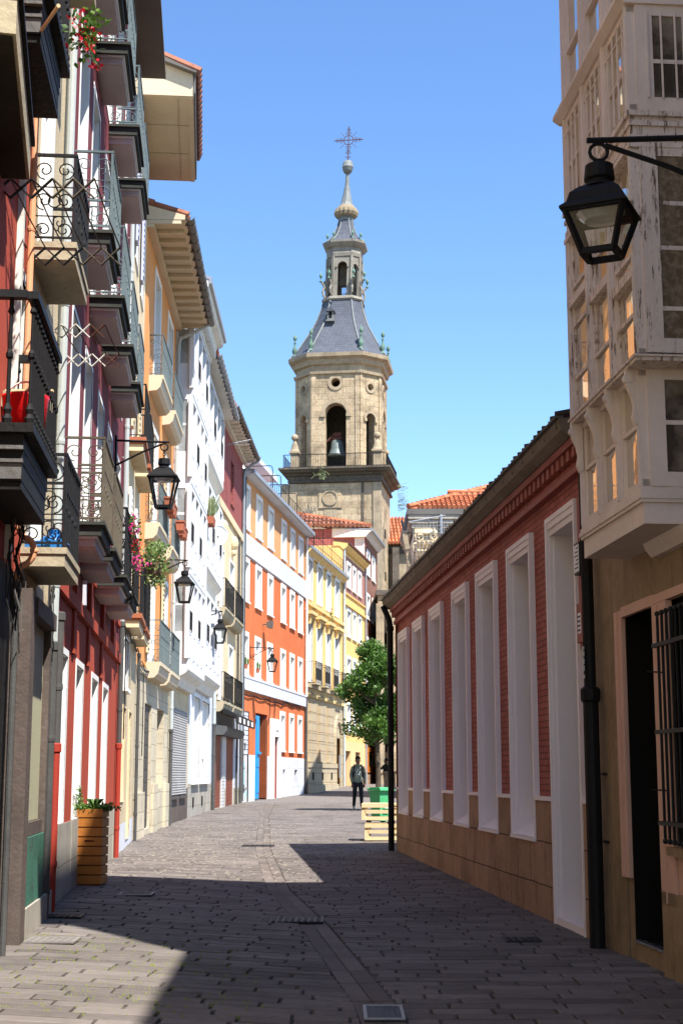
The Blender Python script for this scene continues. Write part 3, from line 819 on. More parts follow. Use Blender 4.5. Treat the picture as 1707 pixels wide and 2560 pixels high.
for b_, u0_, u1_, z_ in ((D, .1, 5.9, 3.95), (E_, .1, 7.5, 3.74)):
    mb = b_.mb()
    for q in range(3):
        mb.tube([b_.loc(u0_ + (u1_ - u0_) * i / 12, .04 + q * .015, z_ - q * .05 + .05 * math.sin(i * 1.7 + q)) for i in range(13)], .010, 4)
    mb.tube([b_.loc(u0_ + .9, .04, z_), b_.loc(u0_ + .93, .05, z_ - .8), b_.loc(u0_ + .88, .05, z_ - 1.9)], .010, 4)
    b_.part('cables', mb, ['iron'])
# --- white gallery house
F1 = Bld('white_gallery_house', 'white house with a glazed projecting gallery, black lattice guards and a dentilled cornice', (-4.40, 38.0), (-4.43, 43.4))
zo = [(1.1, 2), (4.0, 1), (14.3, 0)]
ops = [window(F1, .6, 2.4, .9, 3.2, .15, .1, .03, 'greydoor', 'glassgrey', 'greydoor', (2, 1), True), window(F1, 3.0, 4.6, .9, 3.2, .15, .1, .03, 'greydoor', 'glassgrey', 'greydoor', (2, 1), True)]
mb = F1.mb(); wall_sheet(mb, 0, F1.L, -.3, 14.3, ops, zo); shell(mb, 0, F1.L, -.3, 14.3, zo, 7)
F1.part('wall', mb, ['whitefacade', 'roughcream', 'brownwood'])
mb = F1.mb()
for k in range(30): mb.fb(.7 + k * .13, .72 + k * .13, .02, .04, .95, 3.2, 0)
for k in range(34): mb.fb(.65, 4.6, .04, .05, .95 + k * .065, .965 + k * .065, 0)
F1.part('grille', mb, ['metalshutter'], 'folded metal security grille')

def gallery(b, u0, u1, w, floors, bays, lat=True, white='whitefacade', sidepane='glassgrey', base='oldwhite', sides=True):
    """glazed timber gallery hung on a front: floors = [(z0, z1)]"""
    zb, zt = floors[0][0], floors[-1][1]
    mb = b.mb()
    mb.prism([(0, zb - .5), (w * .35, zb - .5), (w * .6, zb - .3), (w, zb - .2), (w + .05, zb - .12), (w + .05, zb), (0, zb)], u0 - .03, u1 + .03, 1)
    mb.fb(u0 + .05, u1 - .05, .01, w - .06, zb, zt, 0)
    for z0, z1 in floors:
        mb.fb(u0 - .02, u1 + .02, w - .05, w + .05, z0, z0 + .16, 0); mb.fb(u0 - .02, u1 + .02, w - .05, w + .04, z1 - .14, z1, 0)
        mb.fb(u0, u1, w - .05, w + .004, z0 + .16, z0 + .85, 0)
        for i in range(bays):
            a = u0 + (u1 - u0) * i / bays; c = u0 + (u1 - u0) * (i + 1) / bays
            mb.fb(a + .18, c - .18, w + .004, w + .02, z0 + .24, z0 + .77, 0)
            mb.fb(a + .1, c - .1, w - .05, w + .014, z0 + .85, z0 + .93, 0)
        for i in range(bays + 1):
            u = u0 + (u1 - u0) * i / bays; mb.fb(u - .10, u + .10, w - .05, w + .06, z0 + .16, z1 - .14, 0)
        if sides:
            for a, c in ((u0 - .015, u0 + .05), (u1 - .05, u1 + .015)):
                mb.fb(a, c, .0, w - .05, z0, z0 + .85, 0); mb.fb(a, c, 0, w - .05, z1 - .14, z1, 0)
                mb.fb(a, c, 0, .06, z0 + .85, z1 - .14, 0); mb.fb(a, c, w - .1, w - .05, z0 + .85, z1 - .14, 0)
                mb.fb(a + .01, c - .01, .06, w - .1, (z0 + z1) / 2 + .35, (z0 + z1) / 2 + .42, 0)
    g = b.part('gallery', mb, [white, base])
    for z0, z1 in floors:
        for i in range(bays):
            a = u0 + (u1 - u0) * i / bays + .1; c = u0 + (u1 - u0) * (i + 1) / bays - .1
            p = b.mb(); p.fb(a, c, w - .045, w - .03, z0 + .93, z1 - .14); 
            for q in (.33, .66): p.fb(a + (c - a) * q - .02, a + (c - a) * q + .02, w - .03, w - .012, z0 + .93, z1 - .14, 1)
            b.part('window', p, ['glassgrey', white], None, g)
            if lat and (i + int(z0)) % 2 == 0:
                l = b.mb()
                for k in range(9):
                    u = a + .02 + (c - a - .04) * k / 8; l.fb(u - .012, u + .012, w + .025, w + .035, z0 + .95, z0 + 1.45)
                for k in range(3): l.fb(a, c, w + .026, w + .033, z0 + .95 + k * .235, z0 + .98 + k * .235)
                b.part('guard', l, ['iron'], None, g)
        if sides:
            p = b.mb(); p.fb(u0 + .0, u0 + .02, .06, w - .1, z0 + .85, z1 - .14); b.part('window', p, [sidepane], None, g)
    return g
gallery(F1, .1, 5.0, .42, [(4.25, 6.6), (6.6, 9.0), (9.0, 11.4), (11.4, 13.75)], 4)
mb = F1.mb()
mb.prism([(0, 13.75), (.48, 13.75), (.5, 13.95), (.62, 14.05), (.66, 14.2), (.82, 14.28), (.86, 14.42), (.86, 14.52), (-2.5, 15.5), (-2.5, 13.75)], -.05, F1.L + .1, 0)
for k in range(24): mb.fb(.02 + k * .22, .12 + k * .22, .5, .64, 13.86, 14.04, 0)
mb.prism([(.86, 14.40), (.93, 14.42), (.93, 14.60), (-2.4, 15.64), (-2.5, 15.51), (.86, 14.53)], -.07, F1.L + .12, 1)
F1.part('cornice', mb, ['oldwhite', 'zinc'])
t = F1.mb()
for i in range(16): t.tube([F1.loc(.2 + i * .33, -.6, 15.15), F1.loc(.2 + i * .33, -2.6, 15.85)], .13, 6)
F1.part('roof_tiles', t, ['rooftile'])

F2 = Bld('white_bay_house', 'taller white house with stepped bays and plain white panels at street level', (-4.43, 43.4), (-4.46, 51.6))
zo = [(1.2, 2), (4.3, 1), (14.0, 0)]
ops = [window(F2, 1.0, 3.2, 1.25, 3.9, .15, .12, .05, 'white', 'glassgrey', 'white', (1, 0), True, .75), window(F2, 3.7, 6.6, 1.25, 3.9, .15, .12, .05, 'white', 'glassgrey', 'white', (1, 0), True, .75)]
for z in (5.0, 8.3, 11.4): ops.append(window(F2, 6.9, 7.7, z, z + 2.0, .15, .1, .03, 'white'))
mb = F2.mb(); wall_sheet(mb, 0, F2.L, -.3, 14, ops, zo); shell(mb, 0, F2.L, -.3, 14, zo, 7)
for a in (1.5, 4.5): mb.fb(a, a + .3, .003, .02, .5, .8, 3)
F2.part('wall', mb, ['whitefacade', 'greyband', 'plinth', 'void'])
for fl in ([(4.5, 6.9)], [(7.75, 10.3)], [(11.2, 13.6)]): gallery(F2, .6, 6.4, .36, fl, 4, True)
eave(F2, -.1, F2.L, 13.95, .62, .12, 'oldwhite', 'rooftile', .3, 3.0, 0, 'zinc')
downpipe(F2, F2.L - .12, .08, .25, 13.7, .06, 'pipegrey', ((3.2, 'pipegrey'),), 'pipedark')

# --- brick-topped cream house
G = Bld('brick_topped_house', 'cream house with a maroon brick top floor, black balconies and a black awning', (-4.46, 51.6), (-4.17, 61.3))
zo = [(.95, 3), (3.9, 2), (11.3, 0), (14.6, 1)]
ops = [window(G, 1.0, 3.1, .3, 3.0, .3, .05, .0, 'metalshutter', 'glass', 'brownplanks', (0, 0), False, name='doorway'), window(G, 4.6, 7.4, .3, 3.0, .3, .05, 0, 'metalshutter', 'glass', 'brownplanks', (0, 0), False, name='doorway')]
for fz in (4.1, 7.4):
    for a in (1.3, 5.0): ops.append(window(G, a, a + 1.7, fz, fz + 2.3, .2, .1, .02, 'white', 'glass', 'white', (1, 1), False, name='balcony_door'))
for a in (1.0, 5.0): ops.append(window(G, a, a + 1.2, 11.9, 13.6, .35, .0, .0, 'maroonbrick'))
mb = G.mb(); wall_sheet(mb, 0, G.L, -.3, 14.6, ops, zo); shell(mb, 0, G.L, -.3, 14.6, zo, 7, m=1); mb.fb(0, G.L, .003, .08, 11.05, 11.35, 0)
for a in (1.7, 5.5):
    mb.ball(G.loc(a + .3, .04, 10.4), .22, 4, 8, 1.4); mb.ball(G.loc(a + .3, .04, 10.05), .14, 4, 8, 1.2)
G.part('wall', mb, ['cream', 'maroonbrick', 'greyband', 'slabstone', 'reliefstone'])
mb = G.mb(); mb.fb(1.06, 3.04, -.28, -.03, .32, 2.95, 0); mb.fb(4.66, 7.34, -.28, -.03, .32, 2.95, 0)
for k in range(22): mb.fb(1.06, 3.04, -.03, -.022, .4 + k * .115, .42 + k * .115, 0); mb.fb(4.66, 7.34, -.03, -.022, .4 + k * .115, .42 + k * .115, 0)
mb.fb(3.15, 4.1, .003, .02, .1, 3.0, 1)
for k in range(24): mb.fb(3.15, 4.1, .02, .03, .15 + k * .12, .22 + k * .12, 1)
G.part('roller_shutter', mb, ['brownplanks', 'metalshutter'])
for z in (4.0, 7.32):
    for u in (.6, 4.2): balcony(G, u, 3.1, .36, z, 'curved', 'iron', 1.02, 'panel')
eave(G, .4, G.L, 14.55, .55, .1, 'oldwhite', 'rooftile', .35, 3.0, 14, 'gutter')
downpipe(G, G.L - .12, .08, .3, 13.9, .06, 'zinc', ((3.2, 'zinc'),), 'pipedark', top=[(0, 0, 0), (0, .05, .2), (0, .3, .45), (0, .6, .62), (0, .66, .8)])
downpipe(G, 7.9, .08, .3, 11, .05, 'zinc', (), 'pipedark')

# --- big orange-red house at the bend
H = Bld('red_orange_house', 'wide red-orange house with white window surrounds, grey bands and a bright blue door', (-4.17, 61.3), (-1.92, 78.0))
zo = [(2.3, 2), (4.95, 0), (5.55, 1), (10.62, 0), (11.6, 1), (11.72, 4), (14.0, 3)]
wu = [(.42, 1.6), (3.0, 4.42), (5.9, 7.28), (9.4, 10.8), (12.0, 13.4), (14.52, 15.95)]
ops = []
for k, (a, c) in enumerate(wu):
    ops.append(window(H, a, c, 5.62, 7.42, .22, .2, .04, 'white', 'glasscurtain', 'white', (1, 0), True, (.1, .55, .3, .8, .2, .6)[k]))
    ops.append(window(H, a, c, 8.70, 10.56, .22, .2, .04, 'white', 'glasscurtain', 'white', (1, 0), True, (.7, .2, .5, .3, .15, .25)[k]))
    ops.append(window(H, a, c, 11.8, 13.72, .22, .2, .04, 'white', 'glasscurtain', 'white', (1, 0), True, (.5, .75, .6, .3, .65, .8)[k]))
    if k > 2: ops.append(window(H, a, c, 2.6, 4.45, .22, .2, .04, 'white', 'glasscurtain', 'white', (1, 0), True, .7))
ops += [(3.4, 6.2, .3, 4.12), (.1, 1.95, .3, 4.1), (7.5, 8.7, .4, 3.2), (10.4, 11.05, 1.15, 1.72), (13.75, 14.6, 1.15, 1.72)]
mb = H.mb(); wall_sheet(mb, 0, H.L, -.3, 14.0, ops, zo); shell(mb, 0, H.L, -.3, 14.0, zo, 8, m=0)
mb.fb(0, H.L, .003, .10, 4.96, 5.54, 1); mb.fb(0, H.L, .003, .07, 10.66, 11.56, 1); mb.fb(0, H.L, .07, .12, 5.46, 5.56, 1)
for a, c, z0, z1 in ((3.4, 6.2, .3, 4.12), (7.5, 8.7, .4, 3.2)):
    for u in (a, c): mb.quad(mb.fp(u, 0, z0), mb.fp(u, -.44, z0), mb.fp(u, -.44, z1), mb.fp(u, 0, z1), 5)
    mb.quad(mb.fp(a, 0, z1), mb.fp(c, 0, z1), mb.fp(c, -.44, z1), mb.fp(a, -.44, z1), 5)
for a, c in ((10.4, 11.05), (13.75, 14.6)):
    mb.fb(a, c, -.3, -.28, 1.15, 1.72, 6)
    for u in (a, c): mb.quad(mb.fp(u, 0, 1.15), mb.fp(u, -.29, 1.15), mb.fp(u, -.29, 1.72), mb.fp(u, 0, 1.72), 2)
mb.fb(6.86, 7.5, .003, .12, .3, 4.0, 7); mb.fb(8.7, 9.2, .003, .12, .3, 4.0, 7); mb.fb(7.5, 8.7, .003, .12, 3.2, 4.0, 7); mb.fb(7.8, 8.4, .12, .16, 3.5, 3.85, 7)
mb.fb(7.5, 8.7, -.3, -.25, .4, 3.2, 8)
for k in range(3): mb.fb(7.7, 8.1, -.25, -.23, 1.55 + k * .3, 1.75 + k * .3, 6)
H.part('wall', mb, ['redorange', 'greyband', 'greyplinth', 'tilebrick', 'orangeband', 'redsmooth', 'void', 'white', 'zinc'])
mb = H.mb(); mb.fb(3.45, 4.15, -.05, .03, .45, 4.0); mb.fb(3.5, 4.1, .03, .05, .7, 1.6); mb.fb(3.5, 4.1, .03, .05, 1.8, 3.8); mb.fb(3.55, 4.2, .05, .12, 2.35, 2.45)
dr = H.part('door', mb, ['bluedoor'], 'bright blue open door leaf')
mb = H.mb(); mb.fb(4.2, 6.15, -.40, -.30, .45, 4.05); mb.fb(5.75, 6.15, -.30, .02, .45, 3.9); H.part('door', mb, ['browndoor'], 'brown wooden door')
mb = H.mb(); mb.fb(.12, 1.93, -.12, -.05, .3, 2.3, 0)
for k in range(9): mb.fb(.12, 1.93, -.1, -.03, 2.32 + k * .2, 2.49 + k * .2, 1)
mb.fb(.4, 1.2, -.045, -.035, .9, 2.0, 2)
for k in range(14):
    a = random.uniform(.3, 1.7); z = random.uniform(.5, 2.0); mb.tube([mb.fp(a, -.03, z), mb.fp(a + random.uniform(-.2, .3), -.03, z + random.uniform(-.3, .4))], .018, 4, 2 if k % 2 else 3)
for k, pts in enumerate(([(0, 0), (.12, .35), (.2, 0)], [(.3, .3), (.34, 0), (.45, .25)], [(.55, 0), (.58, .3), (.7, .3)], [(.8, 0), (.82, .33), (.95, .1), (.98, .35)])):
    mb.tube([mb.fp(.4 + a, -.02, 2.45 + z) for a, z in pts], .014, 4, 3)
H.part('roller_shutter', mb, ['metalshutter', 'greyband', 'cyanpaint', 'ink'], 'grey shop shutter with cyan and black graffiti')
mb = H.mb()
mb.prism([(-.2, 13.95), (.42, 13.98), (.42, 14.12), (-1.2, 14.2), (-1.2, 13.95)], -.05, H.L + .02, 0)
mb.prism([(.40, 14.0), (.52, 14.02), (.52, 14.18), (-1.2, 14.26), (-1.2, 14.21), (.40, 14.13)], -.08, H.L + .04, 1)
mb.prism([(-2.0, 14.1), (-2.0, 16.6), (-6, 16.6), (-6, 14.1)], .3, 12.5, 2)
mb.prism([(-1.2, 16.60), (-1.2, 16.85), (-6, 17.0), (-6, 16.6)], 3.0, 15.0, 3)
mb.fb(3.0, 3.02, -2.4, -2, 14.2, 16.6, 2)
ro = H.part('roof', mb, ['greyband', 'zinc', 'pinkpaint', 'greyband'])
t = H.mb()
for i in range(9): t.tube([H.loc(-.2 + i * .42, -1.5, 16.15), H.loc(-.2 + i * .42, -4.6, 17.3)], .14, 6)
link('roof_tiles', t.mesh('roof_tiles', ['rooftile']), ro)
mb = H.mb()
for k in range(5): mb.fb(6.5 + k * 1.7, 7.6 + k * 1.7, -1.99, -1.95, 14.4, 16.4)
H.part('window', mb, ['white'], 'white terrace windows')
mb = H.mb(); mb.fb(6.2, 6.9, -1.9, -1.3, 15.3, 15.75); mb.lathe([(.16, 0), (.16, .03)], 10, H.loc(6.5, -1.25, 15.5)); H.part('air_unit', mb, ['white'])
mb = H.mb(); mb.fb(10.5, 11.7, -1.6, -1.5, 15.3, 15.7); H.part('awning', mb, ['bluepaint'])
for k, u in enumerate((7.0, 9.3, 11.6, 14.0)):
    mb = H.mb(); mb.tube([mb.fp(u, -1.8, 15.8), mb.fp(u, -.1, 15.8), mb.fp(u, -.02, 15.74), mb.fp(u, 0, 15.6), mb.fp(u, 0, 14.1)], .022, 5)
    H.part('terrace_rail', mb, ['iron'])
mb = H.mb()
for z in (14.7, 15.2): mb.tube([mb.fp(6.5, .0, z), mb.fp(H.L, .0, z)], .015, 5)
for k in range(20): mb.tube([mb.fp(6.6 + k * .52, 0, 14.1), mb.fp(6.6 + k * .52, 0, 15.2)], .012, 4)
H.part('terrace_rail', mb, ['iron'])
downpipe(H, H.L - .1, .1, .5, 13.9, .07, 'pipegrey', ((5.5, 'oldwhite'),), 'pipedark', top=[(0, 0, 0), (0, .1, .15)])
downpipe(H, .12, .1, .4, 13.9, .06, 'zinc', (), 'pipedark')
mb = H.mb()
mb.tube([mb.fp(i * .8, .06, 4.82 - .10 * math.sin(i * .9) ** 2 + (.1 if i > 12 else 0)) for i in range(20)], .028, 4)
mb.tube([mb.fp(6.4, .05, 4.9), mb.fp(6.45, .08, 4.3), mb.fp(6.2, .05, 3.7)], .02, 4); mb.tube([mb.fp(7.9, .05, 4.9), mb.fp(7.6, .08, 4.4), mb.fp(7.6, .05, 3.95)], .02, 4)
H.part('cables', mb, ['iron'])

# --- yellow house on stone arcade
I_ = Bld('yellow_house', 'yellow house with hooded white windows above a carved stone ground floor', (-1.92, 78.0), (.084, 90.6))
zo = [(6.2, 1), (13.3, 0)]
ops = []
for k, (a, c) in enumerate(((.5, 2.0), (3.4, 5.15), (6.5, 8.05), (9.5, 11.2))):
    ops.append(window(I_, a, c, 10.75, 13.05, .22, .18, .06, 'white', 'glass', 'white', (1, 2), False))
    ops.append(window(I_, a, c, 6.35, 9.75, .3, .15, .05, 'white', 'glass', 'white', (1, 3), False, name='balcony_door'))
ops += [(9.7, 11.6, .8, 3.6)]
mb = I_.mb(); wall_sheet(mb, 0, I_.L, -.3, 13.3, ops, zo); shell(mb, 0, I_.L, -.3, 13.3, zo, 8)
mb.fb(0, I_.L, .003, .12, 10.42, 10.62, 2); mb.fb(0, I_.L, .003, .25, 6.0, 6.2, 4); mb.fb(0, I_.L, .003, .12, 5.55, 6.0, 3)
for a, c in ((.5, 2.0), (3.4, 5.15), (6.5, 8.05), (9.5, 11.2)):
    mb.fb(a - .2, c + .2, .07, .32, 9.9, 10.08, 2); mb.fb(a - .1, c + .1, .06, .2, 9.76, 9.9, 2)
    for u in (a, c - .15): mb.fb(u, u + .15, .06, .22, 9.4, 9.76, 2)
    mb.fb(a - .1, a + .1, .07, .14, 13.0, 13.15, 6); mb.fb(c - .1, c + .1, .07, .14, 13.0, 13.15, 6)
    mb.fb(a - .2, c + .1, .12, .17, 5.66, 5.74, 1); mb.fb(a - .2, c + .1, .12, .17, 5.82, 5.9, 1)
for a, c in ((.7, 2.7), (3.7, 5.6), (6.6, 8.3)):
    mb.fb(a, c, .003, .18, 2.15, 5.2, 1)
    for z in (2.75, 3.25, 3.75, 4.25, 4.75): mb.fb(a - .01, c + .01, .1, .186, z, z + .03, 5)
for a in (2.72, 5.62, 8.32): mb.fb(a, a + .25, .003, .02, 2.2, 5.1, 5)
mb.fb(0, 9.4, .003, .24, 1.85, 2.12, 1); mb.fb(0, 9.4, .003, .3, -.2, .95, 1); mb.fb(0, 9.4, .003, .2, .96, 1.84, 4)
for a in (1.2, 4.2, 7.2): mb.fb(a, a + .5, .20, .206, 1.2, 1.6, 7)
mb.fb(9.3, 9.7, .003, .12, .5, 3.6, 1); mb.fb(11.6, 12.0, .003, .12, .5, 3.6, 1)
n = 14; prev = None
for k in range(n + 1):
    t = math.pi * k / n; p = [(10.65 - r * math.cos(t), 3.6 + r * math.sin(t)) for r in (.95, 1.35)]
    if prev: mb.prism([(0, 0)], 0, 0) if False else mb.add([mb.fp(q[0], w_, q[1]) for w_ in (.003, .12) for q in (prev[0], prev[1], p[1], p[0])], [(0, 1, 2, 3), (4, 5, 6, 7), (0, 4, 7, 3), (1, 5, 6, 2)], 1)
    prev = p
for k in range(n):
    t0, t1 = math.pi * k / n, math.pi * (k + 1) / n
    mb.add([mb.fp(10.65 - .95 * math.cos(t0), .006, 3.6), mb.fp(10.65 - .95 * math.cos(t1), .006, 3.6), mb.fp(10.65 - .95 * math.cos(t1), .006, 3.6 + .95 * math.sin(t1)), mb.fp(10.65 - .95 * math.cos(t0), .006, 3.6 + .95 * math.sin(t0))], [(0, 1, 2, 3)], 4)
mb.fb(9.7, 11.6, -.4, -.35, .6, 3.6, 4)
I_.part('wall', mb, ['yellow', 'facestone', 'yellowtrim', 'yellowtrim', 'facestone', 'brownstone', 'white', 'void'])
mb = I_.mb(); mb.fb(9.45, 9.75, .30, .36, 1.3, 2.6); I_.part('notice_board', mb, ['zinc'])
for a, c in ((.6, 2.6), (3.6, 5.3), (6.5, 8.2), (9.4, 11.2)): balcony(I_, a, c - a, .5, 6.24, 'stone', 'iron', 1.15, 'panel', .06)
mb = I_.mb()
mb.prism([(-.2, 13.3), (.06, 13.05), (.28, 13.25), (.34, 13.3), (.34, 13.42), (-.6, 13.5), (-.6, 13.3)], 0, I_.L, 0)
mb.prism([(.33, 13.3), (.42, 13.33), (.42, 13.5), (-.6, 13.58), (-.6, 13.505), (.33, 13.43)], -.02, I_.L + .02, 1)
mb.prism([(-1.8, 13.4), (-1.8, 15.2), (-6, 15.2), (-6, 13.4)], .3, 9.5, 2)
I_.part('roof', mb, ['yellowtrim', 'zinc', 'greyband'])
mb = I_.mb()
for z in (14.0, 14.5): mb.tube([mb.fp(.2, .05, z), mb.fp(I_.L, .05, z)], .016, 5)
for k in range(18): mb.tube([mb.fp(.2 + k * .72, .05, 13.5), mb.fp(.2 + k * .72, .05, 14.5)], .013, 4)
for u in (2.2, 5.2, 8.2): mb.tube([mb.fp(u, -1.6, 15.2), mb.fp(u, 0, 15.2), mb.fp(u, .05, 15.1), mb.fp(u, .05, 13.5)], .02, 5)
I_.part('terrace_rail', mb, ['iron'])
downpipe(I_, I_.L - .1, .1, .8, 13.2, .06, 'pipegrey', (), 'pipegrey')

# --- small yellow house
J = Bld('small_yellow_house', 'narrow yellow house with a mauve top panel and peach ground floor behind the tree', (.084, 90.6), (1.57, 99.5))
zo = [(3.5, 1), (12.65, 0), (15.0, 2), (15.5, 0)]
ops = []
for a, c in ((1.37, 3.1), (3.75, 5.25), (5.95, 7.45)):
    ops.append(window(J, a, c, 13.08, 14.72, .2, .2, .04, 'white', 'glass', 'white', (1, 0)))
    for z in (10.0, 7.0, 4.1): ops.append(window(J, a, c, z, z + 1.8, .2, .2, .04, 'white', 'glass', 'white', (1, 0)))
ops += [(.95, 3.0, .7, 2.92), (4.9, 6.9, .7, 2.9)]
mb = J.mb(); wall_sheet(mb, 0, J.L, -.3, 15.5, ops, zo); shell(mb, 0, J.L, -.3, 15.5, zo, 8, m=0)
mb.fb(0, J.L, .003, .12, 11.85, 12.0, 0); mb.fb(0, J.L, .003, .08, 12.55, 12.64, 0)
mb.fb(.95, 3.0, -.4, -.3, .7, 2.92, 3); mb.fb(4.9, 6.9, -.4, -.3, .7, 2.9, 4)
for u in (.95, 3.0, 4.9, 6.9): mb.quad(mb.fp(u, 0, .7), mb.fp(u, -.42, .7), mb.fp(u, -.42, 2.91), mb.fp(u, 0, 2.91), 1)
J.part('wall', mb, ['yellow', 'peach', 'mauve', 'browndoor', 'void'])
mb = J.mb()
mb.prism([(-.2, 15.45), (.06, 15.2), (.28, 15.4), (.34, 15.5), (.34, 15.62), (-.6, 15.75), (-.6, 15.45)], -.05, J.L, 0); mb.prism([(.33, 15.52), (.42, 15.54), (.42, 15.7), (-.6, 15.84), (-.6, 15.76), (.33, 15.63)], -.07, J.L + .02, 1)
J.part('roof', mb, ['yellow', 'rust'])
downpipe(J, .08, .1, .8, 15.3, .06, 'pipegrey', (), 'pipegrey'); downpipe(J, J.L - .08, .1, .8, 15.3, .05, 'zinc', (), 'zinc')

K = Bld('brown_brick_house', 'brown brick corner house with pairs of white windows below the bell tower', (1.57, 99.5), (2.6, 106.8))
zo = [(3.2, 1), (17.4, 0)]
ops = []
for a, c in ((1.0, 2.8), (4.0, 5.95)):
    for z in (15.0, 12.0, 9.0, 6.0): ops.append(window(K, a, c, z, z + 1.75, .2, .2, .04, 'white', 'glasscurtain', 'white', (1, 0), True, .4))
ops.append(window(K, 1.0, 5.6, 1.7, 3.3, .2, .3, .1, 'planterwood', 'white', 'white', (1, 0)))
mb = K.mb(); wall_sheet(mb, 0, K.L, -.3, 17.4, ops, zo); shell(mb, 0, K.L, -.3, 17.4, zo, 7, m=2); mb.fb(.0, K.L, .003, .12, -.2, 1.5, 3)
K.part('wall', mb, ['brownbrick', 'peach', 'pinkpaint', 'brownstone'])
mb = K.mb(); mb.prism([(-2.2, 17.4), (.1, 17.4), (.35, 17.7), (.5, 17.75), (.5, 17.9), (-2.2, 18.0)], -.25, K.L + .1, 0); mb.prism([(.48, 17.77), (.6, 17.8), (.6, 17.95), (-2.2, 18.08), (-2.2, 18.01), (.48, 17.91)], -.28, K.L + .12, 1)
ro = K.part('roof', mb, ['pinkpaint', 'zinc'])
# the tiled roof rising behind, set back over the brick house
ki = K.mx.inverted(); kl = lambda x, y, z: tuple(ki @ Vector((x, y, z)))
mb = K.mb(); mb.add([kl(-7, 99.6, 16.8), kl(1.7, 99.6, 16.8), kl(1.7, 99.6, 18.0), kl(-7, 99.6, 18.0), kl(-7, 99.9, 16.8), kl(1.7, 99.9, 16.8), kl(1.7, 99.9, 18.0), kl(-7, 99.9, 18.0)], [(0, 1, 2, 3), (4, 7, 6, 5), (1, 5, 6, 2), (0, 4, 5, 1), (3, 2, 6, 7), (0, 3, 7, 4)])
A_, B_, P_, Q_ = (1.95, 99.3, 18.05), (-7, 99.3, 18.05), (-1.8, 102.4, 19.15), (-7, 106.6, 20.75)
t = K.mb()
t.add([kl(*A_), kl(*B_), kl(*Q_), kl(*P_), kl(2.4, 107, 18.3)], [(0, 1, 2, 3), (0, 3, 2, 4)])
for i in range(29):
    x = 1.8 - i * .30; top = max(0.0, min(1.0, (1.95 - x) / 8.95)) * 7.3
    nseg = max(1, int(top / .9))
    for k in range(nseg):
        f0, f1 = k / nseg, (k + 1) / nseg
        za = 18.12 + top * f0 * .37; zb = 18.12 + top * f1 * .37
        t.tube([kl(x, 99.2 + top * f0, za + .05), kl(x, 99.25 + top * f1, zb + .0)], [.15, .12], 6)
for i in range(20):
    f0, f1 = i / 20, (i + 1) / 20; g_ = lambda f: kl(1.95 - 8.95 * f, 99.3 + 7.3 * f, 18.2 + 2.7 * f)
    t.tube([g_(f0), g_(f1)], [.17, .14], 6, 1)
link('gable_wall', mb.mesh('gable_wall', ['maroonbrick']), ro); link('roof_tiles', t.mesh('roof_tiles', ['rooftiledull', 'rooftile']), ro)

# ------------------------------------------------------------------ bell tower
T0 = (0.0, 120.0, 0.0)
TW = thing('bell_tower', 'tall octagonal stone bell tower with slate spire, green finials and an iron cross on top', 'tower', T0, R(-7.8))
a_, d_ = .562, 1.0
OCT = [(-a_, -1), (a_, -1), (1, -a_), (1, a_), (a_, 1), (-a_, 1), (-1, a_), (-1, -a_)]
SQ = [(-1, -1), (1, -1), (1, 1), (-1, 1)]
def tpart(name, mb, mats, parent=None, smooth=False, label=None, lean=True):
    if lean: mb.v = [(x + max(0, z - 35) * .03 * .99, y + max(0, z - 35) * .004, z) for x, y, z in mb.v]
    o = mb.build(name, mats, parent or TW, smooth)
    if label: o['label'] = label
    return o
mb = MB()
mb.lathe([(3.62, -.5), (3.62, 24.4), (3.68, 24.55)], 4, (0, 0, 0), 0, shape=SQ)
for sx in (-1, 1):   # corner pilasters and sunk panels on the front and side faces
    mb.box(sx * 3.7 - .65, sx * 3.7 + .02 * sx + (.65 if sx < 0 else 0) , -3.74, -3.60, 0, 24.5, 1)
mb.box(2.1, 2.3, -3.68, -3.60, 0, 24.5, 4)
mb.box(-1.4, .55, -3.66, -3.61, 22.4, 24.2, 1); mb.box(-.9, .1, -3.66, -3.61, 20.6, 22.35, 1)
mb.box(-1.33, .48, -3.70, -3.655, 22.47, 24.13, 0)
for k in range(24):
    t0, t1 = 2 * math.pi * k / 24, 2 * math.pi * (k + 1) / 24
    mb.beam((-.42 + .58 * math.cos(t0), -3.72, 23.3 + .58 * math.sin(t0)), (-.42 + .58 * math.cos(t1), -3.72, 23.3 + .58 * math.sin(t1)), .12, .1, 1, up=(0, 1, 0))
for x, h in ((-2.4, 1.2), (-2.1, .8), (2.75, 1.0)): mb.box(x, x + .16, -3.66, -3.6, 14, 14 + h, 1)
for z in (9, 13, 17, 20.5): mb.box(3.60, 3.66, -.6, .1, z, z + .7, 3)
tpart('shaft', mb, ['towerstone', 'towertrim', 'blackstain', 'void', 'towerdark'])
mb = MB()
mb.lathe([(3.66, 24.5), (3.84, 24.58), (3.84, 24.72), (3.74, 24.76), (3.76, 25.05), (3.95, 25.15), (4.0, 25.25), (4.3, 25.36), (4.34, 25.45), (4.5, 25.55), (4.5, 25.7)], 4, (0, 0, 0), 0, shape=SQ)
tpart('cornice', mb, ['towerdark'])
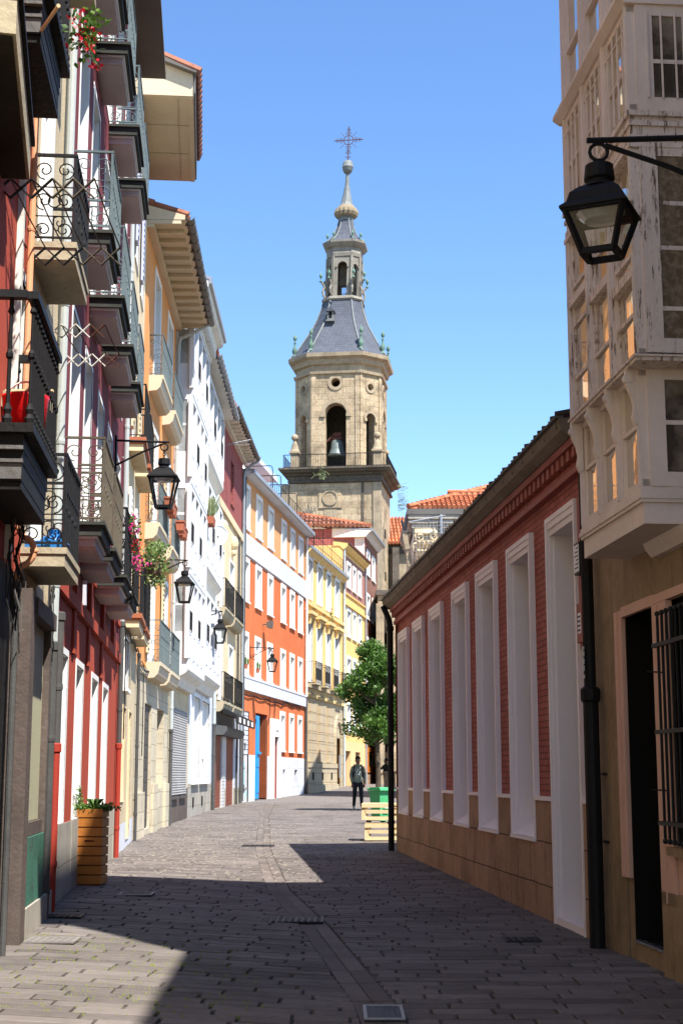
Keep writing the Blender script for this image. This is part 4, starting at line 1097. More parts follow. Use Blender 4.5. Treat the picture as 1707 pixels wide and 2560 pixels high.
# octagonal belfry, front by front, with arched openings and round eyes
AP = 3.5
BZ0, BZ1 = 25.7, 33.7
mb = MB(); inn = MB()
def face_pts(i):
    p, q = Vector((*OCT[i], 0)) * AP, Vector((*OCT[(i + 1) % 8], 0)) * AP
    c = (p + q) / 2; t = (q - p).normalized(); n = Vector((t.y, -t.x, 0)); return c, t, n, (q - p).length
for i in range(8):
    c, t, n, L = face_pts(i)
    P = lambda x, z, o=0.0: tuple(c + t * x + n * o + Vector((0, 0, z)))
    sml = L < 3
    xo = -.02 if sml else -.0
    hw, zs = (.42, 29.9) if sml else (.86, 30.25); cz, cr = (32.55, .28) if sml else (32.85, .36)
    blind = i in (7, 5, 4, 6, 3)
    n_ = 10
    xs = [-L / 2, -L / 2 + .02] + [-hw * math.cos(math.pi * k / n_) for k in range(n_ + 1)] + [L / 2 - .02, L / 2]
    ccs = [-cr * math.cos(math.pi * k / 8) for k in range(9)]
    xs = sorted(set([round(x, 4) for x in xs + ccs]))
    for xa, xb in zip(xs, xs[1:]):
        xm = (xa + xb) / 2
        lo = (lambda x: zs + math.sqrt(max(hw * hw - x * x, 0))) if abs(xm) < hw else (lambda x: BZ0)
        if abs(xm) < cr:
            e = lambda x: math.sqrt(max(cr * cr - x * x, 0))
            mb.quad(P(xa, lo(xa)), P(xb, lo(xb)), P(xb, cz - e(xb)), P(xa, cz - e(xa)), 0)
            mb.quad(P(xa, cz + e(xa)), P(xb, cz + e(xb)), P(xb, BZ1), P(xa, BZ1), 0)
            mb.quad(P(xa, cz - e(xa)), P(xb, cz - e(xb)), P(xb, cz - e(xb), -.8), P(xa, cz - e(xa), -.8), 0)
            mb.quad(P(xa, cz + e(xa)), P(xb, cz + e(xb)), P(xb, cz + e(xb), -.8), P(xa, cz + e(xa), -.8), 0)
        else: mb.quad(P(xa, lo(xa)), P(xb, lo(xb)), P(xb, BZ1), P(xa, BZ1), 0)
        if abs(xm) < hw:
            mb.quad(P(xa, lo(xa)), P(xb, lo(xb)), P(xb, lo(xb), -.8), P(xa, lo(xa), -.8), 0)
    for x in (-hw, hw): mb.quad(P(x, BZ0), P(x, zs), P(x, zs, -.8), P(x, BZ0, -.8), 0)
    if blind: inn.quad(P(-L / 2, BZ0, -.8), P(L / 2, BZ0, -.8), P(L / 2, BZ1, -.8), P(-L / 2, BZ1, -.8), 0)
    # surround of the arch and of the eye
    for k in range(12):
        t0, t1 = math.pi * k / 12, math.pi * (k + 1) / 12; r1, r2 = hw + .05, hw + (.22 if sml else .34)
        v = [P(-r * math.cos(q), zs + r * math.sin(q), o) for o in (.0, .09) for q, r in ((t0, r1), (t0, r2), (t1, r2), (t1, r1))]
        mb.add(v, [(4, 5, 6, 7), (0, 4, 7, 3), (1, 5, 6, 2)], 1)
    for sg in (-1, 1):
        q = [P(sg * (hw + .04), zs - .25, 0), P(sg * (hw + (.26 if sml else .4)), zs - .25, 0)]
        for za, zb in ((zs - .25, zs),):
            v = [P(sg * x, z, o) for o in (.0, .13) for x, z in ((hw, za), (hw + (.26 if sml else .4), za), (hw + (.26 if sml else .4), zb), (hw, zb))]
            mb.add(v, [(4, 5, 6, 7), (0, 1, 5, 4), (1, 2, 6, 5), (2, 3, 7, 6), (3, 0, 4, 7)], 1)
    for k in range(16):
        t0, t1 = 2 * math.pi * k / 16, 2 * math.pi * (k + 1) / 16; r1, r2 = cr + .02, cr * 1.8
        v = [P(-r * math.cos(q), cz + r * math.sin(q), o) for o in (.0, .07) for q, r in ((t0, r1), (t0, r2), (t1, r2), (t1, r1))]
        mb.add(v, [(4, 5, 6, 7), (0, 4, 7, 3), (1, 5, 6, 2)], 1)
    for sg in (-1, 1):   # pilaster strips at the corners
        xa, xb = sorted((sg * (L / 2 - .0), sg * (L / 2 - (.22 if sml else .36))))
        v = [P(x, z, o) for o in (0.0, .08) for x, z in ((xa, BZ0), (xb, BZ0), (xb, BZ1), (xa, BZ1))]
        mb.add(v, [(4, 5, 6, 7), (0, 4, 7, 3), (1, 5, 6, 2)], 0)
bf = tpart('belfry', mb, ['towerstone', 'towertrim'])
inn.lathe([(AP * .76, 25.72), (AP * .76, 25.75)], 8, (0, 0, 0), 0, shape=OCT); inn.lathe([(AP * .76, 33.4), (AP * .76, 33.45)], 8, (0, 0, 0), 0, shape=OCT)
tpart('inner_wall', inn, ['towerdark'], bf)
mb = MB(); mb.lathe([(AP * 1.0, 33.55), (AP * 1.05, 33.6), (AP * 1.06, 33.8), (AP * 1.0, 33.86), (AP * 1.0, 34.3), (AP * 1.06, 34.4), (AP * 1.09, 34.75), (AP * 1.17, 34.95), (AP * 1.18, 35.25), (AP * 1.12, 35.3)], 8, (0, 0, 0), 0, shape=OCT)
tpart('cornice', mb, ['towertrim'])
# slate roof with lead hips
rp = [(4.0, 35.28), (3.45, 36.0), (3.05, 36.75), (2.65, 37.5), (2.28, 38.2), (1.98, 39.0), (1.74, 39.8), (1.56, 40.6)]
mb = MB(); mb.lathe(rp, 8, (0, 0, 0), 0, shape=OCT)
for x, y in OCT: mb.tube([(x * r * 1.005, y * r * 1.005, z + .02) for r, z in rp], .075, 5, 1)
sr = tpart('slate_roof', mb, ['slate', 'lead'])
mb = MB(); z = 38.5; y = -2.30
mb.box(-.95, -.45, y - .25, y + .6, z, z + .75, 0); mb.add([(-1.05, y - .4, z + .72), (-.35, y - .4, z + .72), (-.7, y - .4, z + 1.2), (-1.05, y + .8, z + .72), (-.35, y + .8, z + .72), (-.7, y + .8, z + 1.2)], [(0, 1, 2), (3, 5, 4), (0, 2, 5, 3), (1, 4, 5, 2), (0, 3, 4, 1)], 1)
mb.box(-.82, -.58, y - .27, y - .24, z + .15, z + .68, 2); mb.box(-1.05, -.35, y - .32, y + .1, z - .12, z, 0); mb.ball((-.7, y - .2, z + 1.5), .14, 1, 8); mb.tube([(-.7, y - .2, z + 1.15), (-.7, y - .2, z + 1.4)], .04, 5, 1)
tpart('dormer', mb, ['lead', 'slate', 'void'])
# lantern stage
mb = MB(); mb.lathe([(1.62, 40.5), (1.72, 40.62), (1.66, 40.85), (1.5, 40.9)], 8, (0, 0, 0), 0, shape=OCT)
LR = 1.36
for i in range(8):
    p, q = Vector((*OCT[i], 0)) * LR, Vector((*OCT[(i + 1) % 8], 0)) * LR
    c = (p + q) / 2; t = (q - p).normalized(); n = Vector((t.y, -t.x, 0)); L = (q - p).length
    P = lambda x, z, o=0.0: tuple(c + t * x + n * o + Vector((0, 0, z)))
    hw = .40 if L > 1.2 else .25; zs = 43.55 if L > 1.2 else 43.5
    xs = sorted(set([round(x, 4) for x in [-L / 2, L / 2] + [-hw * math.cos(math.pi * k / 8) for k in range(9)]]))
    for xa, xb in zip(xs, xs[1:]):
        f_ = (lambda x: zs + math.sqrt(max(hw * hw - x * x, 0))) if abs((xa + xb) / 2) < hw else (lambda x: 40.9)
        mb.quad(P(xa, f_(xa)), P(xb, f_(xb)), P(xb, 44.5), P(xa, 44.5)); mb.quad(P(xa, f_(xa)), P(xb, f_(xb)), P(xb, f_(xb), -.3), P(xa, f_(xa), -.3))
    for x in (-hw, hw): mb.quad(P(x, 40.9), P(x, zs), P(x, zs, -.3), P(x, 40.9, -.3))
    for sg in (-1, 1):
        v = [P(sg * x, z, o) for o in (0, .1) for x, z in ((hw, zs - .12), (hw + .16, zs - .12), (hw + .16, zs + .05), (hw, zs + .05))]
        mb.add(v, [(4, 5, 6, 7), (0, 1, 5, 4), (1, 2, 6, 5), (2, 3, 7, 6)])
    for k in range(5): mb.tube([P(-hw + hw * 2 * (k + .5) / 5, 40.9, -.1), P(-hw + hw * 2 * (k + .5) / 5, 42.0, -.1)], .02, 4, 1)
    v = Vector((*OCT[i], 0)).normalized(); b0 = Vector((*OCT[i], 0)) * LR      # scrolled buttress
    mb.beam(b0 + v * .02 + Vector((0, 0, 40.9)), b0 + v * .05 + Vector((0, 0, 44.4)), .22, .12, 0, up=v)
    pr = [(.05, 40.95), (.28, 41.15), (.34, 41.5), (.22, 41.8), (.26, 42.05), (.42, 42.2), (.42, 42.3)]
    mb.tube([b0 + v * r + Vector((0, 0, z)) for r, z in pr], .10, 5, 0)
tpart('lantern', mb, ['spirestone', 'iron'])
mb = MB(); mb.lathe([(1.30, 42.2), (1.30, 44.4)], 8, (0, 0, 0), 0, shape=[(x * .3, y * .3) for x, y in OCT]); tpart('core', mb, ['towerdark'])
mb = MB(); mb.lathe([(1.42, 44.4), (1.46, 44.7), (1.42, 44.85), (1.42, 45.15), (1.6, 45.3), (1.78, 45.55), (1.80, 45.72), (1.6, 45.78)], 8, (0, 0, 0), 0, shape=OCT)
tpart('cornice', mb, ['spirestone'])
rp = [(1.62, 45.76), (1.30, 46.05), (1.02, 46.45), (.82, 46.9), (.66, 47.4), (.55, 48.0)]
mb = MB(); mb.lathe(rp, 8, (0, 0, 0), 0, shape=OCT)
for x, y in OCT: mb.tube([(x * r * 1.005, y * r * 1.005, z + .02) for r, z in rp], .06, 5, 1)
tpart('slate_roof', mb, ['slate', 'lead'])
mb = MB(); mb.lathe([(.60, 47.95), (.62, 48.15), (.78, 48.25)], 16); tpart('neck', mb, ['lead'])
mb = MB(); n = 32; prof = [(.70, 48.22), (.90, 48.4), (1.0, 48.65), (.95, 48.9), (.82, 49.1), (.66, 49.3)]
mb.lathe(prof, n); mb.v = [(x * (1 + .06 * math.cos(16 * math.atan2(y, x))) if z < 49 else x, y * (1 + .06 * math.cos(16 * math.atan2(y, x))) if z < 49 else y, z) for x, y, z in mb.v]
tpart('gadrooned_bulb', mb, ['spirebulb'])
mb = MB(); mb.lathe([(.64, 49.28), (.52, 49.55), (.40, 50.1), (.30, 50.6), (.23, 51.1), (.20, 51.12), (.16, 51.9), (.14, 52.3)], 8); tpart('spike', mb, ['lead'], smooth=False)
mb = MB(); mb.lathe([(.14, 52.25), (.30, 52.35), (.43, 52.6), (.46, 52.8), (.475, 52.82), (.475, 52.88), (.46, 52.9), (.45, 53.15), (.36, 53.38), (.12, 53.46)], 20); tpart('ball', mb, ['lead'], smooth=True)
mb = MB(); cz = 55.35
mb.beam((0, 0, 53.4), (0, 0, 56.6), .07, .07); mb.beam((-1.25, 0, cz), (1.25, 0, cz), .06, .06)
mb.tube([(.42 * math.cos(q * math.pi / 10), 0, cz + .42 * math.sin(q * math.pi / 10)) for q in range(20)], .035, 5, closed=True)
for q in range(4):
    an = math.pi / 4 + q * math.pi / 2; mb.tube([(.5 * math.cos(an), 0, cz + .5 * math.sin(an)), (1.0 * math.cos(an), 0, cz + 1.0 * math.sin(an))], .018, 4)
    ca, sa = math.cos(q * math.pi / 2), math.sin(q * math.pi / 2)
    for sg in (-1, 1):
        for rr, dd in ((.16, .62), (.10, .95)):
            pts = spiral(dd, sg * rr * .8, rr, .04, -sg * math.pi / 2, 1.1 * sg, 12)
            mb.tube([(x * ca - z * sa, 0, cz + x * sa + z * ca) for x, z in pts], .02, 4)
for z in (53.8, 54.2):
    for sg in (-1, 1): mb.tube([(x * sg + .0, 0, zz) for x, zz in spiral(.14, z, .12, .03, math.pi, 1.1, 10)], .02, 4)
tpart('cross', mb, ['rust'], label='rusty wrought iron cross with a ring and rays')
def finial(p, h, big=True, m='verdigris', foot=0.0):
    mb = MB()
    if big: mb.lathe([(.30, 0), (.30, .12), (.16, .2), (.16, .3), (.28, .5), (.26, .72), (.12, 1.0), (.10, 1.3), (.16, 1.36), (.10, 1.42), (.06, 1.5), (.18, 1.62), (.22, 1.78), (.16, 1.95), (.04, 2.08), (.012, 2.3)], 10)
    else: mb.lathe([(.16, 0), (.16, .06), (.07, .12), (.05, .3), (.13, .4), (.17, .52), (.12, .66), (.03, .76), (.01, .92)], 9)
    s_ = h / (2.3 if big else .92); mb.v = [(p[0] + x * s_ * .82, p[1] + y * s_ * .82, p[2] + z * s_) for x, y, z in mb.v]
    tpart('finial', mb, [m], smooth=True)
for x, y in OCT:
    finial((x * 3.66, y * 3.66, 35.5), 2.15); finial((x * LR * 1.35, y * LR * 1.35, 42.3), .95, False); finial((x * 1.42, y * 1.42, 45.9), .85, False)
for sx, sy in ((-1, -1), (1, -1), (1, 1), (-1, 1)):
    mb = MB(); mb.lathe([(.42, 25.7), (.42, 27.0), (.58, 27.05), (.58, 27.2)], 4, (sx * 3.35, sy * 3.35, 0), 0, R(45)); mb.lathe([(.42, 27.2), (.34, 27.4), (.24, 27.8), (.14, 28.05), (.14, 28.15)], 10, (sx * 3.35, sy * 3.35, 0)); mb.ball((sx * 3.35, sy * 3.35, 28.4), .29, 0, 10)
    tpart('pinnacle', mb, ['towertrim'])
mb = MB()
for k in range(4):
    ca, sa = math.cos(k * math.pi / 2), math.sin(k * math.pi / 2)
    rot = lambda x, y, z: (x * ca - y * sa, x * sa + y * ca, z)
    mb.tube([rot(-4.15, -4.15, 26.8), rot(4.15, -4.15, 26.8)], .03, 4); mb.tube([rot(-4.15, -4.15, 25.8), rot(4.15, -4.15, 25.8)], .02, 4)
    for i in range(42): mb.tube([rot(-4.15 + 8.3 * i / 41, -4.15, 25.7), rot(-4.15 + 8.3 * i / 41, -4.15, 26.8)], .014, 3)
tpart('railing', mb, ['iron'])
mb = MB(); mb.lathe([(.80, 26.95), (.82, 27.0), (.66, 27.2), (.54, 27.6), (.48, 28.1), (.36, 28.3), (.1, 28.35)], 20, (-.05, -2.3, 0)); bl = tpart('bell', mb, ['bronze'], smooth=True)
mb = MB(); mb.box(-.45, .35, -2.5, -2.1, 28.36, 28.55); mb.box(-.3, .3, -2.45, -2.15, 28.6, 28.95); mb.beam((-.95, -2.5, 28.1), (-.3, -2.4, 28.8), .16, .1); mb.beam((-.95, -2.4, 28.25), (.35, -2.3, 28.45), .1); tpart('yoke', mb, ['rust'], bl)
mb = MB()
for k in range(60):
    x, z = random.gauss(-1.6, .28), 24.9 + abs(random.gauss(0, .45)); mb.beam((x, -4.6, z - .1), (x + random.uniform(-.25, .25), -4.75, z - random.uniform(.0, .4)), .025, .012)
for k in range(70):
    z = 22.2 + random.uniform(0, 2.2); mb.beam((4.5, -3.6 + random.uniform(-.4, .4), z), (4.9 + random.uniform(0, .5), -3.8, z + random.uniform(-.4, .2)), .03, .012)
tag(mb.build('wall_weed', ['drygrass'], None), 'dry weeds growing from the dark ledge of the bell tower', 'weeds', kind='stuff').location = T0

# ------------------------------------------------------------------ church, chapel
NV = thing('church', 'stone church body with a red tiled roof behind and right of the bell tower', 'church', (0, 0, 0))
mb = MB(); mb.box(2.0, 30, 122, 140, -1, 20.3, 0); mb.box(4.2, 4.75, 121.0, 122.0, -1, 20.0, 1); mb.box(2.0, 30, 121.9, 122.3, 19.6, 20.31, 1)
mb.build('wall', ['towertrim', 'blackstain'], NV)
mb = MB(); mb.add([(2.0, 121.3, 20.35), (30, 121.3, 20.35), (30, 131, 24.2), (2.0, 131, 24.2), (2.0, 140, 20.3), (30, 140, 20.3)], [(0, 1, 2, 3), (3, 2, 5, 4)], 0)
for i in range(40):
    x = 2.2 + i * .3
    for k in range(8): mb.tube([(x, 121.2 + k * 1.2, 20.42 + k * .476), (x, 122.5 + k * 1.2, 20.9 + k * .476)], [.15, .12], 6, 0)
mb.build('roof', ['rooftile'], NV)
mb = MB(); mb.box(2.5, 9, 101, 119, -1, 13.6, 0); mb.box(2.35, 9, 100.8, 119, 13.6, 13.95, 1); mb.box(2.36, 2.9, 100.6, 101, 0, 13.0, 2); mb.box(2.3, 3.6, 100.4, 101, 0, 1.6, 2); mb.box(3.1, 3.5, 100.6, 101, 0, 13.3, 2)
mb.lathe([(.28, 1.6), (.26, 1.9), (.2, 2.0), (.2, 9.5), (.3, 9.7), (.32, 10)], 10, (2.62, 100.55, 0), 2)
for k in range(3): mb.box(2.92, 3.08, 100.9, 101.0, 3 + k * 3, 5 + k * 3, 3)
mb.build('side_chapel', ['towerstone', 'blackstain', 'towertrim', 'void'], NV)

CH = thing('chapel', 'stone chapel with giant carved capitals and an orange tiled roof, behind the red hall', 'chapel', (0, 68, 0))
mb = MB(); mb.box(3.36, 14, .15, 8, -1, 12.95, 0); mb.box(4.9, 14, .02, .2, 8, 12.6, 1)
mb.build('wall', ['sandstone', 'towertrim'], CH)
mb = MB()
for k, (o, z0, z1) in enumerate(((.02, 12.6, 12.8), (.12, 12.8, 13.0), (.2, 13.0, 13.2), (.28, 13.2, 13.4), (.34, 13.4, 13.66))):
    mb.box(3.38 - o, 14 + o, .1 - o, 8 + o, z0, z1 - .002, 1 if k == 4 else 0)
mb.build('cornice', ['chapelcornice', 'gutter'], CH)
mb = MB(); mb.add([(3.1, -.2, 13.68), (14, -.2, 13.68), (10.5, 4, 15.5), (7.5, 4, 15.5), (3.1, 8.2, 13.68), (14, 8.2, 13.68)], [(0, 1, 2, 3), (0, 3, 4), (1, 5, 2), (3, 2, 5, 4)], 0)
for k in range(13):      # tile courses of the front slope
    f0, f1 = k / 13, (k + 1) / 13
    n = 48
    for i in range(n):
        xa = 3.1 + 10.9 * i / n + .11; y0, y1 = -.25 + 4.2 * f0, -.25 + 4.2 * f1 + .04; z0, z1 = 13.74 + 1.82 * f0, 13.74 + 1.82 * f1
        lo = 3.1 + 4.4 * f1; hi = 14 - 3.5 * f1
        if lo < xa < hi: mb.tube([(xa, y0, z0), (xa, y1, z1 - .02)], [.12, .095], 5, 0)
for i in range(20):
    f0, f1 = i / 20, (i + 1) / 20
    mb.tube([(3.1 + 4.4 * f0, -.2 + 4.2 * f0, 13.78 + 1.82 * f0), (3.1 + 4.4 * f1 + .05, -.2 + 4.2 * f1, 13.78 + 1.82 * f1)], [.15, .12], 6, 1)
mb.box(5.2, 8.0, 2.0, 2.3, 14.3, 14.85, 2); mb.tube([(5.1, 2.1, 14.9), (8, 2.1, 14.9)], .11, 6, 1)
for i in range(8): mb.tube([(5.3 + i * .28, 1.75, 14.6), (5.3 + i * .28, 2.05, 14.8)], .1, 5, 0)
mb.build('roof', ['rooftile', 'rooftile', 'rooftiledull'], CH)
mb = MB()   # carved capital
def vol(cx, cz, r, s, rad=.07):
    mb.tube([(x, -.02 - .1 * i / 16, z) for i, (x, z) in enumerate(spiral(cx, cz, r, .05, math.pi / 2, 1.5 * s, 16))], [rad * (1.2 - .04 * i) for i in range(17)], 6)
vol(3.62, 12.35, .26, 1); vol(4.28, 12.4, .24, -1); vol(3.5, 11.85, .22, 1); vol(4.3, 11.9, .22, -1); vol(3.8, 11.5, .2, 1); vol(4.15, 11.4, .2, -1)
for z, n, s in ((12.05, 5, .16), (11.65, 6, .17), (11.2, 6, .18), (10.8, 6, .18)):
    for i in range(n):
        x = 3.45 + 1.0 * (i + .5) / n
        mb.tube([(x - .03, .1, z - .3), (x, -.06, z - .12), (x + .02, -.2, z + .06), (x + .02, -.27, z + .04), (x + .02, -.25, z - .04)], [.1, .11, .09, .07, .04], 6)
        mb.ball((x + .09, -.08, z + .1), .05, 0, 6)
mb.box(3.4, 4.5, .0, .2, 9.8, 12.9); mb.box(3.38, 4.55, -.1, .2, 12.45, 12.62)
mb.v = [(x + random.uniform(-.015, .015), y, z + random.uniform(-.015, .015)) for x, y, z in mb.v]
mb.build('capital', ['reliefstone'], CH, True)
mb = MB()
for i in range(22): mb.tube([(3.3 + i * .16, -.42, 11.3), (3.3 + i * .16, -.45, 13.05)], .008, 3)
for i in range(11): mb.tube([(3.3, -.43, 11.3 + i * .17), (6.8, -.43, 11.3 + i * .17)], .008, 3)
mb.tube([(3.1, -.5, 12.98), (4.8, -.5, 13.3)], .025, 4); mb.tube([(4.62, -.2, 10), (4.62, -.2, 13.4)], .07, 8, 1); mb.tube([(4.0, -.5, 13.1), (4.3, -.1, 12.6)], .03, 5, 1)
mb.build('netting', ['netgrey', 'zinc'], CH)
mb = MB(); mb.beam((3.34, .3, 10.2), (2.93, .3, 12.7), .22, .3, 0, up=(0, 1, 0)); mb.beam((2.95, .3, 12.6), (2.80, .3, 13.2), .10, .15, 1, up=(0, 1, 0)); mb.beam((2.99, .3, 12.6), (3.05, .3, 13.3), .09, .15, 1, up=(0, 1, 0)); mb.beam((2.98, .3, 12.6), (3.25, .3, 12.62), .06, .1, 1, up=(0, 1, 0))
mb.build('bracket_post', ['towertrim', 'gutter'], CH)
tag(MB().build('x', ['leaf']), 'x') if False else None
mb = MB()
for k in range(60):
    p = Vector((3.95 + random.gauss(0, .22), -.3, 10.7 + abs(random.gauss(0, .25)))); mb.beam(p, p + Vector((random.uniform(-.15, .15), 0, random.uniform(.05, .25))), .05, .02)
tag(mb.build('wall_plant', ['leaf'], None, loc=(0, 68, 0)), 'green plant sprouting from the carved capital of the chapel', 'plant')

# ------------------------------------------------------------------ red brick hall on the right
rd = (Vector((.95, 27.0)) - Vector((2.09, 13.49))).normalized()
rp_ = lambda u: tuple((Vector((2.09, 13.49)) + rd * u))
HALL = Bld('red_brick_hall', 'low red tiled hall with tall white recesses over brown stone, in shade on the right', rp_(-.66), rp_(13.3), -1)
o_ = .66
ports = [(-.27, .93, -.2), (1.68, 2.92, .83), (3.68, 4.92, .83), (5.64, 6.82, .83), (7.82, 9.04, .83), (9.78, 10.96, .83), (11.62, 12.9, .83)]
REC = .045
mb = HALL.mb()
ops = [(a + o_ + .05, c + o_ - .05, z, 3.93) for a, c, z in ports]
wall_sheet(mb, 0, HALL.L, 1.24, 4.3, ops, [(9, 0)], -REC)
wall_sheet(mb, 0, HALL.L, -.3, 1.24, ops, [(9, 1)], 0.0)
mb.fb(.004, HALL.L - .004, -7, -.75, -.3, 4.5, 2)
for u in (0, HALL.L): mb.quad(mb.fp(u, 0, -.3), mb.fp(u, -7, -.3), mb.fp(u, -7, 4.45), mb.fp(u, 0, 4.45), 0)
mb.fb(0, HALL.L, -REC - .05, .035, 4.13, 4.19, 2); mb.fb(0, HALL.L, -REC - .05, .01, 4.19, 4.245, 0)
n = int(HALL.L / .205)
for i in range(n):
    u = .05 + i * .205; mb.fb(u, u + .105, -REC, .075, 4.25, 4.35, 2)
mb.fb(0, HALL.L, -.06, -.0, 4.246, 4.352, 2); mb.fb(0, HALL.L, -.06, .10, 4.352, 4.42, 2)
HALL.part('wall', mb, ['redtile', 'brownstone', 'redsmooth'])
e = 0.0
for a, c, z in ports + [(12.9 + .44, 14, 0)]:
    if a + o_ > e + .05:
        mb = HALL.mb(); mb.fb(e, a + o_, -REC, .02, 1.205, 1.245); HALL.part('ledge', mb, ['lilac'])
    e = c + o_
for k, (a, c, z0) in enumerate(ports):
    a += o_; c += o_; z1 = 3.93; dp = .55
    mb = HALL.mb(); f = mb.fp
    mb.fb(a, a + .05, -REC, .012, z0, z1); mb.fb(c - .05, c, -REC, .012, z0, z1); mb.fb(a + .05, c - .05, -REC, .012, z1 - .05, z1)
    mb.fb(a + .05, a + .062, -.10, -.02, z0, z1 - .05); mb.fb(c - .065, c - .05, -.06, -.02, z0, z1 - .05); mb.fb(a + .062, c - .065, -.10, -.02, z1 - .17, z1 - .05)
    mb.fb(a + .05, c - .05, -.03, -.0, z1 - .17 + .06, z1 - .05)
    mb.fb(a + .052, a + .07, -dp, -.10, z0, z1 - .17); mb.fb(c - .085, c - .055, -dp, -.06, z0, z1 - .17)
    mb.quad(f(a + .07, -.10, z1 - .17), f(c - .085, -.10, z1 - .17), f(c - .085, -dp, z1 - .172), f(a + .07, -dp, z1 - .172))
    if z0 > 0:
        mb.fb(a, c, -REC, .022, z0 - .035, z0)
        mb.quad(f(a + .05, .0, z0 + .004), f(c - .05, .0, z0 + .004), f(c - .05, -dp, z0 + .42), f(a + .05, -dp, z0 + .42))
    else: mb.fb(a + .05, c - .05, -dp, -.0, -.2, .14)
    o = HALL.part('window' if z0 > 0 else 'doorway', mb, ['lilac'])
    p = HALL.mb(); p.quad(f(a + .1, -dp + .002, z0), f(c - .1, -dp + .002, z0), f(c - .1, -dp + .002, z1 - .17), f(a + .1, -dp + .002, z1 - .17)); HALL.part('pane', p, ['glass'], None, o)
mb = HALL.mb(); mb.fb(8.2 + o_, 8.55 + o_, -.5, -.42, 3.36, 3.41); HALL.part('shelf_bar', mb, ['iron'])
mb = HALL.mb()
mb.prism([(-.05, 4.42), (.12, 4.42), (.20, 4.47), (.22, 4.53), (.22, 4.57), (-.3, 4.62), (-.3, 4.42)], -.02, HALL.L + .12, 0)
mb.prism([(.18, 4.575), (.255, 4.575), (.26, 4.585), (.18, 4.60)], -.02, HALL.L + .14, 2)
for k in range(28): mb.fb(.1 + k * .5, .118 + k * .5, .19, .223, 4.50, 4.575, 2)
mb.prism([(.2, 4.58), (-7, 6.4), (-7, 4.5), (-.3, 4.5)], 0, HALL.L + .05, 1)
ro = HALL.part('roof', mb, ['mossconcrete', 'rooftiledark', 'gutter'])
t = HALL.mb(); n = int(HALL.L / .19)
for i in range(n + 1):
    u = .05 + i * .19; sl_ = random.uniform(-.015, .015)
    t.tube([HALL.loc(u, .215 + sl_, 4.605), HALL.loc(u, -.25, 4.71)], [.05, .045], 7); t.tube([HALL.loc(u, -.18, 4.75), HALL.loc(u, -.9, 4.93)], [.066, .055], 6); t.tube([HALL.loc(u, -.8, 4.92), HALL.loc(u, -3, 5.5)], [.066, .055], 6)
link('roof_tiles', t.mesh('roof_tiles', ['rooftiledark']), ro)
downpipe(HALL, HALL.L - .06, .10, .1, 4.1, .055, 'pipeblack', (), 'pipeblack', top=[(0, 0, 0), (0, .02, .12), (.02, .08, .26), (.05, .12, .36)])
mb = HALL.mb(); mb.fb(.02, .32, -.04, .0, 2.55, 3.93, 0); mb.fb(.06, .3, 0, .03, 2.6, 2.95, 0); mb.fb(.15, .25, .03, .036, 2.68, 2.86, 1)
for k in range(4): mb.fb(.16, .24, .036, .038, 2.70 + k * .04, 2.715 + k * .04, 2)
HALL.part('side_panel', mb, ['redsmooth', 'paper', 'ink'])
mb = HALL.mb(); mb.fb(.06, .26, -.02, .05, 3.2, 3.48, 0); mb.fb(.08, .24, .05, .055, 3.22, 3.46, 1)
for k in range(6): mb.fb(.095, .225 - (k % 3) * .03, .055, .057, 3.25 + k * .035, 3.26 + k * .035, 2)
HALL.part('sign_plate', mb, ['pipeblack', 'paper', 'ink'])
mb = MB(); mb.box(-.2, .2, -.2, .2, 0, .5); mb.box(-.28, .28, -.28, .28, .5, .58); mb.add([(-.3, -.3, .58), (.3, -.3, .58), (.3, .3, .58), (-.3, .3, .58), (0, 0, .8)], [(0, 1, 4), (1, 2, 4), (2, 3, 4), (3, 0, 4)])
cpos = HALL.world(6.6, -1.9, 5.55)
ch_ = mb.build('chimney', ['rooftiledull'], None); ch_.location = (0, 0, 0); ch_.parent = HALL.e; ch_.location = HALL.loc(6.9, -2.3, 5.75)

# ------------------------------------------------------------------ gallery house on the right
GH = Bld('gallery_house', 'old brown house at right with peeling pinkish glazed gallery and a dark open doorway', (2.66, 6.8), (2.165, 12.74), -1)
zo = [(13.2, 0)]
yu = lambda Y: (Y - 6.8) * 1.0035
dra, drc = yu(10.86), yu(11.72)
ops = [(dra, drc, .2, 2.73), (yu(9.0), yu(10.5), .95, 2.68)]
mb = GH.mb(); wall_sheet(mb, 0, GH.L, -.3, 13.2, ops, zo); mb.fb(.004, GH.L - .004, -9, -1.2, -.3, 13.197, 0)
for u in (0, GH.L): mb.quad(mb.fp(u, 0, -.3), mb.fp(u, -9, -.3), mb.fp(u, -9, 13.2), mb.fp(u, 0, 13.2), 0)
mb.quad(mb.fp(0, 0, 13.2), mb.fp(GH.L, 0, 13.2), mb.fp(GH.L, -9, 13.2), mb.fp(0, -9, 13.2), 0)
for u in (dra, drc): mb.quad(mb.fp(u, 0, .2), mb.fp(u, -1.2, .2), mb.fp(u, -1.2, 2.73), mb.fp(u, 0, 2.73), 1)
mb.quad(mb.fp(dra, 0, 2.73), mb.fp(drc, 0, 2.73), mb.fp(drc, -1.2, 2.73), mb.fp(dra, -1.2, 2.73), 1); mb.quad(mb.fp(dra, 0, .2), mb.fp(drc, 0, .2), mb.fp(drc, -1.2, .2), mb.fp(dra, -1.2, .2), 1)
mb.fb(yu(9.0), dra - .02, .002, .05, -.2, .64, 0); mb.fb(drc + .16, GH.L, .002, .012, -.2, .75, 0)
mb.fb(yu(8.98), yu(10.52), -.2, -.05, .93, 2.70, 1)
mb.prism([(0, 13.0), (.35, 13.15), (.35, 13.3), (-9, 13.3), (-9, 13.0)], -.02, GH.L + .02, 2)
GH.part('wall', mb, ['houstone', 'void', 'oldwhite'])
mb = GH.mb()
